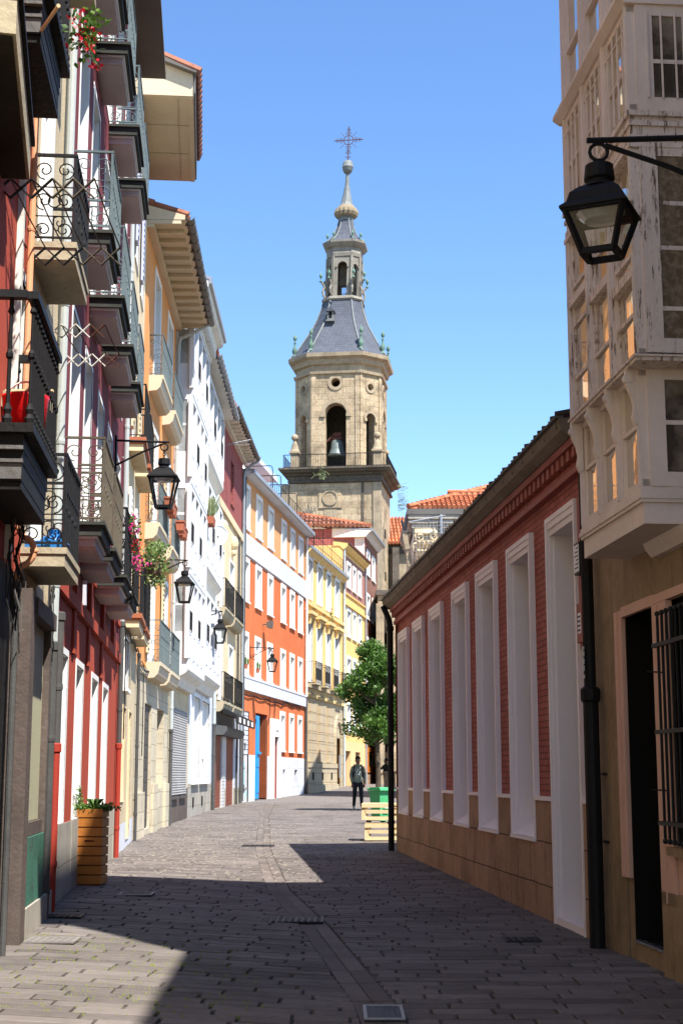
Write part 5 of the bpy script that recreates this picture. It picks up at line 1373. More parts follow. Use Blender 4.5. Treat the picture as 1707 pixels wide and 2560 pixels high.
mb.fb(drc + .0, drc + .22, .003, .035, .67, 2.74, 0); mb.fb(drc + .10, drc + .115, .035, .045, .68, 2.73, 0)
mb.fb(dra - .36, dra - .02, .003, .05, .55, 2.68, 0); mb.fb(dra - .17, dra - .15, .05, .058, .56, 2.67, 0); mb.fb(dra - .02, drc + .0, .003, .04, 2.68, 2.76, 0); mb.fb(yu(9.0), dra - .02, .003, .045, 2.685, 2.75, 0)
mb.fb(yu(9.1), dra - .37, .003, .03, .62, .90, 0); mb.fb(yu(9.0), dra - .3, .003, .09, .9, .96, 1)
GH.part('door_frame', mb, ['pinkwood', 'houstone'])
mb = GH.mb(); mb.fb(dra, drc, -.04, .01, .195, .215, 0); GH.part('threshold', mb, ['chrome'])
mb = GH.mb(); mb.fb(dra - .0, dra + .1, -.5, -.46, 1.45, 1.5, 0); GH.part('door_handle', mb, ['chrome'])
mb = GH.mb()
for k in range(13):
    u = yu(9.25) + k * .105
    mb.tube([mb.fp(u, .11, 1.02), mb.fp(u, .11, 2.56)], .011, 6); mb.ball(mb.fp(u, .11, 2.58), .02, 0, 6); mb.ball(mb.fp(u, .11, 1.0), .02, 0, 6)
for z in (1.12, 1.75, 2.36): mb.fb(yu(9.2), yu(10.62), .095, .125, z - .015, z + .015)
for z in (1.35, 2.18): mb.tube([mb.fp(yu(10.62), .0, z - .01), mb.fp(yu(10.62), .16, z + .0)], .006, 5)
GH.part('window_grille', mb, ['iron'])
for z0 in (0,):
    mb = GH.mb(); u = GH.L - .24; mb.lathe([(.066, -.05), (.066, 2.15)], 12, GH.loc(u, .10, 0)); mb.lathe([(.052, 2.1), (.052, 12.9)], 12, GH.loc(u, .10, 0)); mb.lathe([(.07, 2.05), (.085, 2.07), (.085, 2.16), (.06, 2.18)], 12, GH.loc(u, .10, 0))
    for z in (.9, 1.45): mb.fb(u - .09, u + .02, 0, .03, z, z + .02)
    for k in range(5): mb.fb(u - .055 - .0, u + .0, .155, .162, 2.25 + k * .06, 2.29 + k * .06 + random.uniform(-.02, .01), 1)
    GH.part('downpipe', mb, ['pipeblack', 'pipegrey'], 'thick black downpipe with torn paper scraps')
# the gallery
ua, uc = yu(9.86), yu(11.5); va, vc = yu(9.62), yu(11.5)
wl, wm = .37, .435
mb = GH.mb()
mb.fb(ua, uc, 0, wl + .0, 3.12, 3.24, 0)
for k, (z, p) in enumerate(((3.24, .0), (3.265, .02), (3.29, .03), (3.32, .022), (3.345, .012))): mb.fb(ua - p, uc + p, 0, wl + p, z, z + .03, 0)
def gbay(u0, u1, w, z0, z1, bays, mid, fr=.04, m=0, rail=.05):
    """posts, rails and sashes of one gallery tier; returns pane rectangles"""
    out = []
    mb.fb(u0, u1, w - .05, w, z0, z0 + rail, m); mb.fb(u0, u1, w - .05, w, z1 - rail, z1, m)
    for i in range(bays + 1):
        u = u0 + (u1 - u0) * i / bays; a = max(u - fr, u0); c = min(u + fr, u1)
        mb.fb(a, c, w - .06, w + .012, z0, z1, m); mb.fb(a + .012, c - .012, w + .012, w + .022, z0, z1, m)
    for i in range(bays):
        a = u0 + (u1 - u0) * i / bays + fr; c = u0 + (u1 - u0) * (i + 1) / bays - fr
        mb.fb(a, a + .03, w - .045, w - .008, z0 + rail, z1 - rail, m); mb.fb(c - .03, c, w - .045, w - .008, z0 + rail, z1 - rail, m)
        for zz in mid: mb.fb(a + .03, c - .03, w - .045, w - .01, zz - .014, zz + .014, m)
        out.append((a + .03, c - .03, z0 + rail, z1 - rail))
    # near and far ends
    for s_, u in ((-1, u0), (1, u1)):
        mb.fb(u - .02, u + .02, 0, .05, z0, z1, m); mb.fb(u - .021, u + .021, w - .17, w - .05, z0, z1, m); mb.fb(u - .022, u + .022, w - .11, w - .1, z0, z1, m)
        mb.fb(u - .018, u + .018, .05, w - .17, z0, z0 + .1, m); mb.fb(u - .018, u + .018, .05, w - .17, z1 - .08, z1, m)
        for zz in mid: mb.fb(u - .014, u + .014, .05, w - .17, zz - .015, zz + .015, m)
    return out
pn = []
pn += [(q, wl - .03) for q in gbay(ua, uc, wl, 3.375, 4.2, 3, [3.82])]
mb.fb(va, vc, 0, wm + .02, 4.19, 4.235, 1); mb.fb(va - .02, vc + .02, 0, wm + .035, 4.215, 4.228, 1)
for k in range(4):
    u = ua + .03 + (uc - ua - .06) * k / 3
    mb.prism([(wl, 3.82), (wl + .03, 3.80), (wl + .05, 3.86), (wl + .035, 3.93), (wl + .05, 4.0), (wl + .085, 4.08), (wl + .09, 4.19), (wl, 4.19)], u - .025, u + .025, 0)
    mb.tube([mb.fp(u - .03, wl + .07, 4.13), mb.fp(u + .03, wl + .07, 4.13)], .035, 10, 0)
pn += [(q, wm - .03) for q in gbay(va, vc, wm, 4.24, 5.72, 3, [4.55, 4.98, 5.3], .042, 1, .03)]
for i, zz in enumerate((4.83, 5.0, 5.17)):
    a = va + (vc - va) * i / 3 + .05; c = va + (vc - va) * (i + 1) / 3 - .05; mb.fb(a, c, wm - .045, wm + .016, zz - .035, zz + .035, 1)
mb.fb(va, vc, 0, wm + .005, 5.72, 5.95, 1)
for z, p in ((5.70, .025), (5.76, .015), (5.86, .02), (5.93, .03)): mb.fb(va - p, vc + p, 0, wm + p, z, z + .035, 1)
pn += [(q, wm - .03) for q in gbay(va, vc, wm, 5.97, 6.76, 3, [6.34], .045, 0, .05)]
for i in range(3):
    a = va + (vc - va) * i / 3 + .05; c = va + (vc - va) * (i + 1) / 3 - .05
    for k in range(4): mb.fb(a + (c - a) * (k + .5) / 4 - .005, a + (c - a) * (k + .5) / 4 + .005, wm - .0, wm + .012, 6.02, 6.72, 0)
    mb.fb(a, c, wm - .0, wm + .01, 6.6, 6.612, 0)
for k in range(3): mb.fb(va - .035, va - .022, .10 + k * .1, .112 + k * .1, 6.06, 6.7, 0)
mb.prism([(0, 6.76), (wm + .02, 6.76), (wm + .075, 6.80), (wm + .075, 6.83), (0, 6.90)], va - .04, vc + .09, 0)
pn += [(q, wm - .05) for q in gbay(va, vc + .03, wm - .01, 6.9, 8.3, 3, [7.35], .05, 0, .06)]
mb.fb(va, vc, 0, wm + .05, 8.3, 8.7, 0)
pn += [(q, wm - .05) for q in gbay(va, vc + .03, wm - .01, 8.7, 10.3, 3, [9.5], .05, 0, .06)]
mb.fb(va, vc, 0, wm + .05, 10.3, 10.7, 0)
mb.prism([(.0, 3.02), (.06, 3.02), (.10, 3.07), (.12, 3.12), (0, 3.12)], ua - 2.2, ua + .9, 0)
gal = GH.part('gallery', mb, ['pinkpaint', 'peelpaint'])
for k_, ((a, c, z0, z1), w) in enumerate(pn):
    tl = (.038, .031, .023)[k_ % 3]
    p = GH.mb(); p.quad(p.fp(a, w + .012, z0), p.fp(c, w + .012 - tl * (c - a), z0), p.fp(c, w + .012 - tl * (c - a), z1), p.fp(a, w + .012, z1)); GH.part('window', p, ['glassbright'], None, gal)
for u, w, z0, z1, mt in ((va - .004, wm, 4.33, 5.64, 'glasslace'), (va - .004, wm, 6.06, 6.68, 'glasscurtain'), (ua - .004, wl, 3.47, 4.12, 'glasscurtain'), (va - .004, wm, 7.0, 8.2, 'glasscurtain')):
    p = GH.mb(); p.fb(u - .004, u + .004, .05, w - .17, z0, z1); GH.part('window', p, [mt], 'patterned net curtain pane' if mt == 'glasslace' else None, gal)
# the lower house next door, behind the camera's right shoulder (it throws the near shade)
NH = Bld('neighbour_house', 'plain cream house just outside the right edge of the picture', (3.0, -6.0), (2.66, 6.79), -1)
mb = NH.mb(); wall_sheet(mb, 0, NH.L, -.3, 10.0, [], [(99, 0)]); shell(mb, 0, NH.L, -.3, 10.0, [(99, 0)], 9)
NH.part('wall', mb, ['houstone'])

# ------------------------------------------------------------------ ground
mb = MB()
ys = list(range(-30, 131, 4)) + [400]
for a, c in zip(ys, ys[1:]): mb.quad((-200, a, gz(a) - .03), (200, a, gz(a) - .03), (200, c, gz(c) - .03), (-200, c, gz(c) - .03))
tag(mb.build('ground', ['sandjoint']), kind='structure')
mb = MB(); yy = [6 + .8 * k for k in range(72)]
for a, c in zip(yy, yy[1:]):
    for k in range(12):
        xa, xb = -5 + k * .7, -5 + (k + 1) * .7
        mb.quad((xa, a, gx(xa, a) - .02), (xb, a, gx(xb, a) - .02), (xb, c, gx(xb, c) - .02), (xa, c, gx(xa, c) - .02))
tag(mb.build('joint_bed', ['sandjoint']), kind='structure')
def chw(Y): return .12 + max(0, (Y - 9)) * .0
def lim(Y):
    L_ = [(-6, -1.1), (8.5, -2.2), (24.3, -3.62), (30.35, -4.2), (38, -4.38), (51.6, -4.44), (61.3, -4.15), (78, -1.9), (90, 0.1), (110, 3)]
    l = next(xa + (xb - xa) * (Y - a) / (b - a) for (a, xa), (b, xb) in zip(L_, L_[1:]) if Y <= b)
    r = 2.66 - (Y - 6.8) * .0843 if Y < 27.2 else 6.0
    return l, r
pv = MB(); rnd = random.Random(3)
Y = 6.2; row = 0
while Y < 62:
    h = .19 if Y < 40 else .26
    h *= rnd.uniform(.94, 1.06)
    l, r = lim(Y + h / 2); cc = chan(Y); x = l - rnd.uniform(0, .4)
    g = .022
    while x < r:
        w = rnd.uniform(.28, .62); x1 = x + w
        segs = [(x, x1)]
        out = []
        for a, c in segs:
            if c < cc - .13 or a > cc + .13: out.append((a, c))
            else:
                if a < cc - .14: out.append((a, cc - .13))
                if c > cc + .14: out.append((cc + .13, c))
        for a, c in out:
            if c - a < .05: continue
            zr = rnd.uniform(-.002, .002); z = gx((a + c) / 2, Y); tx, ty = rnd.uniform(-.0015, .0015), rnd.uniform(-.0012, .0012)
            sk = (Y - 6) * 0.0; b = .006
            xa, xb, ya, yb = a + g / 2, c - g / 2, Y + g / 2, Y + h - g / 2
            j = lambda: rnd.uniform(-.004, .004)
            o = [(xa + j(), ya + j()), (xb + j(), ya + j()), (xb + j(), yb + j()), (xa + j(), yb + j())]
            i_ = [(xa + b, ya + b), (xb - b, ya + b), (xb - b, yb - b), (xa + b, yb - b)]
            zz = lambda q: gx(q[0], q[1]) + zr + tx * (1 if q[0] > (a + c) / 2 else -1) + ty * (1 if q[1] > Y + h / 2 else -1)
            pv.add([(q[0], q[1], gx(q[0], q[1]) - .03) for q in o] + [(q[0], q[1], zz(q) - .004) for q in o] + [(q[0], q[1], zz(q)) for q in i_],
                   [(8, 9, 10, 11), (4, 5, 9, 8), (5, 6, 10, 9), (6, 7, 11, 10), (7, 4, 8, 11), (0, 1, 5, 4), (1, 2, 6, 5), (2, 3, 7, 6), (3, 0, 4, 7)])
        x = x1
    Y += h
tag(pv.build('paving', ['stone_paving']), kind='structure')
pv = MB(); Y = 6.2
while Y < 62:
    h = rnd.uniform(.55, .85); c0, c1 = chan(Y), chan(Y + h - .015); z0, z1 = gz(Y) + .001, gz(Y + h) + .001
    for s0, s1 in ((-.129, -.003), (.003, .129)):
        d0, d1 = (0 if abs(s0) > .1 else .003), (0 if abs(s1) > .1 else .003)
        pv.add([(c0 + s0, Y, z0 - d0), (c0 + s1, Y, z0 - d1), (c1 + s1, Y + h - .015, z1 - d1), (c1 + s0, Y + h - .015, z1 - d0)], [(0, 1, 2, 3)])
    Y += h
tag(pv.build('drain_channel', ['channelstone']), kind='structure')
fm = mat('far_paving', (0.185, 0.165, 0.155), rough=0.75, var=0.25, vscale=2.0, bump=0.3, brick=dict(w=.5, h=.2, m=.012, c2=(.16, .145, .135), mc=(.12, .11, .10)))
nt, N, L = nodes(fm)
bt = next(n for n in N if n.type == 'TEX_BRICK'); tcn = next(n for n in N if n.type == 'TEX_COORD')
for l in list(bt.inputs['Vector'].links): L.remove(l)
L.new(tcn.outputs['Object'], bt.inputs['Vector'])
M['farpaving'] = fm
mb = MB(); ys = [61.9, 66, 72, 78, 84, 90.6, 98, 107, 125]
for a, c in zip(ys, ys[1:]): mb.quad((-6, a, gz(a)), (9, a, gz(a)), (9, c, gz(c)), (-6, c, gz(c)))
tag(mb.build('far_paving', ['farpaving']), kind='structure')
rg = random.Random(5); mb = MB()      # grass, and pale flecks painting the sunlit brightness of joint sand
for k in range(1500):
    Yq = rg.uniform(8.6, 12.4) if k < 700 else rg.uniform(18.5, 40); l, r = lim(Yq); x = rg.uniform(l, l + (1.8 if k < 700 else 3.4))
    hq = rg.uniform(.006, .02) * (1.0 if k < 700 else .6)
    for q in range(2 if k < 700 else 1):
        xx, yy = x + rg.uniform(-.03, .03), Yq + rg.uniform(-.006, .006)
        if k < 700: mb.add([(xx - .006, yy, gx(xx, Yq) - .012), (xx + .006, yy, gx(xx, Yq) - .012), (xx + rg.uniform(-.01, .01), yy, gx(xx, Yq) + hq - .004)], [(0, 1, 2)], 0)
        else: mb.box(xx - .02, xx + .02, yy - .010, yy + .010, gx(xx, Yq) - .01, gx(xx, Yq) + .004, 1)
tag(mb.build('joint_grass', ['grass', 'sunflecks']), 'tufts of grass and pale grit painting sunlit sand in the paving joints', 'grass', kind='stuff')
def cover(name, label, x0, x1, y0, y1, kind, m='castiron'):
    mb = MB(); z = gx((x0 + x1) / 2, (y0 + y1) / 2) + .006
    mb.box(x0, x1, y0, y1, z - .01, z + .004, 0); r = .02
    if kind == 'slots':
        n = int((x1 - x0) / .035)
        for i in range(n): mb.box(x0 + .02 + i * .035, x0 + .037 + i * .035, y0 + .025, y1 - .025, z + .0042, z + .008, 1)
        for a in (x0, x1 - r): mb.box(a, a + r, y0, y1, z + .0042, z + .014, 2)
        for a in (y0, y1 - r): mb.box(x0 + r, x1 - r, a, a + r, z + .0042, z + .014, 2)
    else:
        for i in range(int((x1 - x0) / .06)):
            for j_ in range(int((y1 - y0) / .06)): mb.box(x0 + .02 + i * .06, x0 + .06 + i * .06, y0 + .02 + j_ * .06, y0 + .05 + j_ * .06, z + .0042, z + .009, 1)
    tag(mb.build(name, [m, m, 'netgrey' if kind == 'slots' else m]), label, 'drain cover')
cover('drain_grate', 'steel framed slotted drain grate in the channel, nearest to the viewer', .13, .37, 8.92, 9.44, 'slots')
cover('drain_grate', 'wide dark iron grate across the channel in the shade', -.86, -.17, 14.30, 14.75, 'studs')
cover('manhole_cover', 'worn rectangular cover in the sunlit patch at lower left', -2.43, -2.04, 11.7, 12.05, 'studs', 'pavedge')
cover('manhole_cover', 'small iron cover by the foot of the dark downpipe at left', -2.66, -2.32, 13.6, 13.88, 'studs')
cover('manhole_cover', 'pale framed cover in the shade left of the channel near the wooden planter', -2.38, -2.02, 16.2, 16.55, 'slots')
cover('manhole_cover', 'cover in the sunlit paving left of the channel', -1.85, -1.25, 28.0, 28.5, 'studs')
cover('manhole_cover', 'dark cover in the shade by the white doorway', 1.38, 1.68, 12.85, 13.2, 'studs')

# ------------------------------------------------------------------ street lamps
def lantern(root, tip, W=.46, H=.60, rot=0.0, dr=.25):
    """hanging four-sided lantern; tip = where it hangs, local to the lamp"""
    x, y, z = tip
    mb = MB(); mb.tube([(x + .055 * math.cos(q * math.pi / 6), y, z - .075 + .055 * math.sin(q * math.pi / 6)) for q in range(12)], .012, 6, closed=True)
    mb.tube([(x, y, z - .12), (x, y, z - .17)], .014, 6)
    for k in range(2): mb.tube([(x + .018 * math.cos(q * math.pi / 4) * (1 - k), y + .018 * math.cos(q * math.pi / 4) * k, z - .19 - k * .045 + .032 * math.sin(q * math.pi / 4)) for q in range(8)], .007, 5, closed=True)
    mb.build('chain', ['lampblack'], root)
    t = z - dr; a = W / 2; s2 = math.sqrt(2)
    mb = MB()
    mb.lathe([(.05, t + .0), (.085, t - .01), (.095, t - .10), (.075, t - .11), (.075, t - .13), (.11, t - .15), (.12, t - .16)], 14, (x, y, 0))
    ch = t - .16
    mb.lathe([(.10 * s2, ch), (.15 * s2, ch - .05), (a * .82 * s2, ch - .11), (a * s2, ch - .145), (a * s2, ch - .16), (a * .86 * s2, ch - .158), (a * .6 * s2, ch - .10), (.06, ch - .08)], 4, (x, y, 0), 0, R(45) + rot)
    cap = mb.build('lantern_cap', ['lampblack'], root)
    top, bot = ch - .16, ch - .16 - H * .72
    ta, ba = a * .86, a * .48
    mb = MB()
    cs = [(c * math.cos(rot) - s * math.sin(rot), c * math.sin(rot) + s * math.cos(rot)) for c, s in ((-1, -1), (1, -1), (1, 1), (-1, 1))]
    for i in range(4):
        p, q = cs[i], cs[(i + 1) % 4]
        mb.beam((x + p[0] * ta, y + p[1] * ta, top), (x + p[0] * ba, y + p[1] * ba, bot), .03, .03)
        mb.beam((x + p[0] * ba, y + p[1] * ba, bot), (x + q[0] * ba, y + q[1] * ba, bot), .035, .035)
        mb.beam((x + p[0] * ta, y + p[1] * ta, top + .0), (x + q[0] * ta, y + q[1] * ta, top + .0), .03, .03)
    fr = mb.build('lantern_frame', ['lampblack'], root)
    mb = MB()
    for i in range(4):
        p, q = cs[i], cs[(i + 1) % 4]
        mb.quad((x + p[0] * ta * .98, y + p[1] * ta * .98, top - .02), (x + q[0] * ta * .98, y + q[1] * ta * .98, top - .02), (x + q[0] * ba * .98, y + q[1] * ba * .98, bot + .02), (x + p[0] * ba * .98, y + p[1] * ba * .98, bot + .02))
    mb.build('pane', ['pane'], fr)
    mb = MB(); mb.lathe([(.14, top + .03), (.15, top + .0), (.10, top - .045), (.02, top - .06)], 14, (x, y, 0)); mb.build('diffuser', ['glassgrey'], cap)

def lamp(label, wx, wy, tipx, z, side, arm=.26, W=.46, scroll=False, rot=.0, H=.60, dr=.25):
    """bracket reaching from a wall at (wx, wy) across to tipx"""
    root = thing('street_lamp', label, 'street lamp', (wx, wy, 0), 0, 'wall lanterns along the street')
    d = tipx - wx; s = 1 if d > 0 else -1; e = d + s * .07
    mb = MB()
    mb.tube([(0, 0, z + .03), (e, 0, z)], .018, 6)
    if scroll:
        mb.tube([(0, 0, z), (0, 0, z - arm * 1.5)], .015, 5)
        mb.tube([(d * f, 0, z - arm * (1.0 - f) ** 1.6 * 1.3 + .0) for f in (0.08, .2, .35, .5, .65, .8, .9)], .013, 5)
        mb.tube([(s * p, 0, q) for p, q in spiral(.19, z - arm * .95, .17, .05, math.pi * .9, 1.3)], .012, 5)
    else:
        mb.tube([(0, 0, z - arm), (d * .55, 0, z - arm * .42), (d - s * .04, 0, z - .03)], .016, 6)
    mb.box(-.02, .02, -.04, .04, z - arm - .08, z + .1)
    mb.build('bracket', ['lampblack'], root)
    lantern(root, (d, 0, z), W, H, rot, dr)
    return root
lamp('large black lantern hanging at upper right before the peeling gallery', 2.50, 8.5, 1.565, 5.265, -1, .40, .405, rot=R(-24), H=.35, dr=.155)
lamp('black lantern hung beside the maroon house balconies, largest on the left side', -3.43, 22.0, -2.69, 6.44, 1, .36, .46)
lamp('black lantern hung in front of the white gallery house, below the hanging basket', -4.32, 35.0, -3.73, 6.50, 1, .3, .47)
lamp('small black lantern beside the black awning, between the iron balconies', -4.44, 46.6, -3.82, 6.55, 1, .28, .43)
lamp('black lantern on a scrolled bracket on the red-orange wall', -3.90, 63.3, -2.95, 6.80, 1, .36, .48, True)

# ------------------------------------------------------------------ scissor clothes racks
def rack(label, y0, y1, x0, x1, z, n, m, group='folding clothes racks', dz=0.0):
    root = thing('clothes_rack', label, 'clothes rack', (x0, y0, z), 0, group)
    L = x1 - x0; st = L / n; h = st * .95
    for yy, zz in ((0, 0), (y1 - y0, dz)):
        mb = MB()
        for i in range(n):
            mb.beam((i * st, yy, zz + h / 2), ((i + 1) * st, yy + .012, zz - h / 2), .028, .008, (0 if i < n * .55 else 1)); mb.beam((i * st, yy + .012, zz - h / 2), ((i + 1) * st, yy, zz + h / 2), .028, .008, (0 if i < n * .55 else 1))
        mb.build('scissor_arm', m, root)
    mb = MB()
    for i in range(n + 1): mb.tube([(i * st, 0, h / 2), (i * st, (y1 - y0) * .5, h / 2 + dz / 2 - .02), (i * st, y1 - y0, h / 2 + dz)], .006, 5, 1)
    mb.build('rod', m, root)
ra, rb_ = at(120, 470, 9.9), at(150, 640, 11.15)
rack('black folding clothes rack jutting out below the overhead balcony', 9.9, 11.15, at(-25, 470, 9.9).x, at(236, 470, 9.9).x, ra.z, 5, ['iron', 'ironold'], dz=rb_.z - ra.z)
ra, rb_ = at(200, 827, 13.0), at(200, 900, 13.9)
rack('white and rust folding clothes rack over the black first floor balcony', 13.0, 13.9, at(118, 827, 13.0).x, at(262, 827, 13.0).x, ra.z, 4, ['oldwhite', 'rust'], dz=rb_.z - ra.z)
mb = MB(); mb.tube([at(55, 150, 9.9), at(100, 82, 9.4), at(147, 14, 8.9)], [.006, .012, .014], 7)
tag(mb.build('wooden_pole', ['pine']), 'pale wooden pole poking out past the overhead black balcony', 'pole')

# ------------------------------------------------------------------ planter, bin, pallets
PL = thing('wooden_planter', 'tall slatted orange wooden planter with green plants beside the red ground floor', 'planter', (-2.865, 17.45, .19), R(-5))
PL.scale = (1, 1, .87)
W2, TH = .15, .022
mb = MB(); mb.box(-W2 + .02, W2 - .02, -W2 + .02, W2 - .02, .02, .98); mb.build('inner_box', ['browndoor'], PL)
for k in range(8):
    z0 = .05 + k * .122; mb = MB(); hole = k == 4
    for s_ in (-1, 1):
        if hole and s_ < 0:
            mb.box(-W2, -.055, -W2, -W2 + TH, z0, z0 + .105); mb.box(.055, W2, -W2, -W2 + TH, z0, z0 + .105)
            mb.box(-.055, .055, -W2, -W2 + TH, z0, z0 + .045); mb.box(-.055, .055, -W2, -W2 + TH, z0 + .072, z0 + .105)
        else: mb.box(-W2, W2, s_ * W2, s_ * (W2 - TH), z0, z0 + .105)
        mb.box(s_ * W2, s_ * (W2 - TH), -W2 + TH + .001, W2 - TH - .001, z0, z0 + .105)
    mb.build('slat', ['planterwood'], PL)
mb = MB(); mb.box(-.1, .1, -W2 + .01, W2 - .01, 0, .05); mb.build('foot', ['browndoor'], PL)
rp = random.Random(11); mb = MB()
def leafq(mb, p, s, m=0, rnd=rp):
    d = Vector((rnd.gauss(0, 1), rnd.gauss(0, 1), rnd.gauss(0.3, .8))).normalized(); t = d.cross(Vector((rnd.gauss(0, 1), rnd.gauss(0, 1), rnd.gauss(0, 1)))).normalized(); n = d.cross(t)
    p = Vector(p); a = p - t * s * .32 + d * s * .45; b = p + t * s * .32 + d * s * .45; c = p + d * s + n * s * .15
    mb.add([p, b + n * s * .05, c, a + n * s * .05], [(0, 1, 2, 3)], m)
for k in range(420):
    x, y = rp.uniform(-.18, .20), rp.uniform(-.16, .16); leafq(mb, (x, y, .98 + rp.uniform(0, .07)), rp.uniform(.03, .06))
for k in range(70): t = rp.random(); leafq(mb, (-.14 - rp.uniform(0, .05), 0, 1.0 + t * .26), rp.uniform(.03, .05))
for k in range(50): t = rp.random(); leafq(mb, (.17 + t * .16, -.1, 1.03 - t * .02), .04)
for k in range(9): q = k * .7; mb.beam((.02, -.02, 1.0), (.02 + .10 * math.cos(q), -.02 + .1 * math.sin(q), 1.12), .03, .008, 1)
tag(mb.build('planter_plants', ['leaf', 'leaf'], None), 'low green plants growing out of the tall wooden planter', 'plants').location = (PL.location.x, PL.location.y, PL.location.z - .13)

BN = thing('wheelie_bin', 'green wheelie bin partly hidden behind the drainpipe of the red hall', 'wheelie bin', (1.02, 39.2, gz(39)), R(35))
mb = MB(); mb.lathe([(.22, .08), (.28, .78), (.30, .80), (.30, .84)], 4, (0, 0, 0), 0, R(45)); mb.v = [(x * 1.0, y * 1.15, z) for x, y, z in mb.v]; mb.box(-.08, .08, -.30, -.27, .4, .5, 1)
mb.build('body', ['bingreen', 'paper'], BN)
mb = MB(); mb.box(-.24, .24, -.30, .27, .845, .875); mb.prism([(-.30, .875), (.26, .875), (.2, .93), (-.2, .93)], -.2, .2); mb.tube([(-.2, .33, .9), (.2, .33, .9)], .015, 6); mb.build('lid', ['bingreen'], BN)
for s_ in (-1, 1):
    mb = MB(); mb.tube([(s_ * .2, .22, .09), (s_ * .25, .22, .09)], .09, 12); mb.build('wheel', ['blackpaint'], BN)

PB = thing('pallet_bench', 'stack of pale timber pallets standing at the end of the red hall', 'pallet', (.40, 30.0, gz(30)), R(-3))
for z0 in (.02, .41):
    p = .0 if z0 > .1 else .06
    mb = MB()
    mb.box(p, 1.4, 0, .11, z0 + .0, z0 + .07, 0)
    for k in range(6): mb.box(p, 1.4, -.0 + k * .13, .10 + k * .13, z0 + .30, z0 + .325, 0)
    mb.box(p, 1.4, -.022, -.001, z0 + .245, z0 + .325, 0); mb.box(p + .08, 1.4, -.02, 0, z0 + .13, z0 + .20, 0)
    for x in (p, .62, 1.3): mb.box(x, x + .10, .001, .8, z0 + .07, z0 + .30, 0)
    mb.box(p, p + .08, -.022, -.001, z0 + .0, z0 + .13, 0)
    mb.build('pallet', ['pine'], PB)

# ------------------------------------------------------------------ small things on balconies
def cyl(name, label, cat, p, prof, m, parts=None, n=18):
    root = thing(name, label, cat, p); mb = MB(); mb.lathe(prof, n); mb.build('body', [m], root, True)
    return root
pA = A.world(1.0, .20, 3.67)
rt = cyl('red_tub', 'bright red plastic tub on the black first floor balcony', 'tub', tuple(pA), [(.10, 0), (.13, .01), (.16, .34), (.165, .36), (.15, .355), (.12, .04)], 'redplastic')
mb = MB(); mb.tube([(.13 * math.cos(q * math.pi / 10), 0, .36 + .11 * math.sin(q * math.pi / 10)) for q in range(11)], .008, 5); mb.build('handle', ['oldwhite'], rt)
mb = MB(); mb.box(-.17, .17, -.06, .14, .0, .07); mb.box(-.15, .15, -.04, .1, .071, .12); mb.box(-.14, .2, -.02, .02, .121, .135, 1)
o = mb.build('cardboard_box', ['slabstone', 'pine'], None, loc=tuple(A.world(1.28, .16, 4.02))); tag(o, 'cardboard stacked on top of the red tub on the black balcony', 'cardboard')
pB = B.world(.72, .18, 3.225)
bt_ = cyl('gas_bottle', 'round blue gas bottle on the stone balcony of the narrow cream house', 'gas bottle', tuple(pB), [(.10, 0), (.11, .01), (.125, .04), (.128, .13), (.11, .18), (.06, .21), (.03, .215)], 'bluepaint')
mb = MB(); mb.lathe([(.045, .205), (.055, .25), (.045, .25)], 12); mb.build('collar', ['bluepaint'], bt_)
for x, q in ((.4, .1), ):
    mb = MB(); mb.box(-.16, .16, -.1, .1, 0, .075); mb.box(-.17, .17, -.11, .11, .075, .085); o = mb.build('blue_crate', ['bluepaint'], None, loc=tuple(B.world(.32, .16, 3.225))); tag(o, 'dark blue crate at the near end of the stone balcony, beside the gas bottle', 'crate')

def blooms(name, label, p, n, sx, sy, sz, petal, leaves=.6, s=.05, group=None, hang=0.0):
    r_ = random.Random(len(label)); mb = MB()
    for k in range(int(n * leaves)):
        q = (r_.gauss(0, sx), r_.gauss(0, sy), r_.gauss(-hang * .3, sz)); leafq(mb, q, s * 1.3, 0, r_)
    for k in range(int(n * .16)):
        q = Vector((r_.gauss(0, sx), r_.gauss(0, sy), r_.gauss(-hang * .2, sz)))
        mb.beam((0, 0, -.02), q, .005, .005, 0)
        for j_ in range(7): leafq(mb, q + Vector((r_.gauss(0, s * .4), r_.gauss(0, s * .4), r_.gauss(0, s * .4))), s * .8, 1, r_)
    o = mb.build(name, ['leaf', petal], None, loc=tuple(p)); tag(o, label, 'flowers', group)
    return o
blooms('geranium', 'red geraniums hanging over the overhead balcony at top left', (-1.80, 9.7, 6.62), 130, .07, .06, .10, 'petalred', .8, .045)
p = C.world(5.35, .44, 4.72)
blooms('geranium', 'bright pink flowers on the first floor balcony rail of the maroon house', p, 120, .05, .16, .07, 'petalpink', .7, .05)
blooms('geranium', 'red geraniums trailing on the first floor balcony, below the pink ones', C.world(5.75, .46, 4.55), 60, .05, .10, .06, 'petalred', .6, .045)
blooms('petunia', 'magenta petunias trailing lowest on the first floor balcony of the maroon house', C.world(6.3, .47, 4.36), 110, .06, .13, .09, 'petalpink', .3, .05)
blooms('petunia', 'small purple flowers on the third floor balcony at top left', C.world(1.1, .34, 10.75), 60, .05, .05, .1, 'petalpurple', .4, .05)
# hanging basket
HB = thing('hanging_basket', 'hanging basket of trailing green ivy on the cream house balcony corner', 'hanging basket', tuple(D.world(2.7, .45, 5.08)))
mb = MB(); mb.lathe([(.08, -.08), (.13, .02), (.15, .20), (.14, .21)], 12); mb.build('basket', ['wicker'], HB)
r_ = random.Random(2); mb = MB()
for k in range(900):
    t = r_.random(); q = (r_.gauss(.02, .12 - .03 * t), r_.gauss(0, .10), .58 - .75 * t + r_.gauss(0, .05)); leafq(mb, q, .07, 0, r_)
mb.build('foliage', ['ivyleaf'], HB)
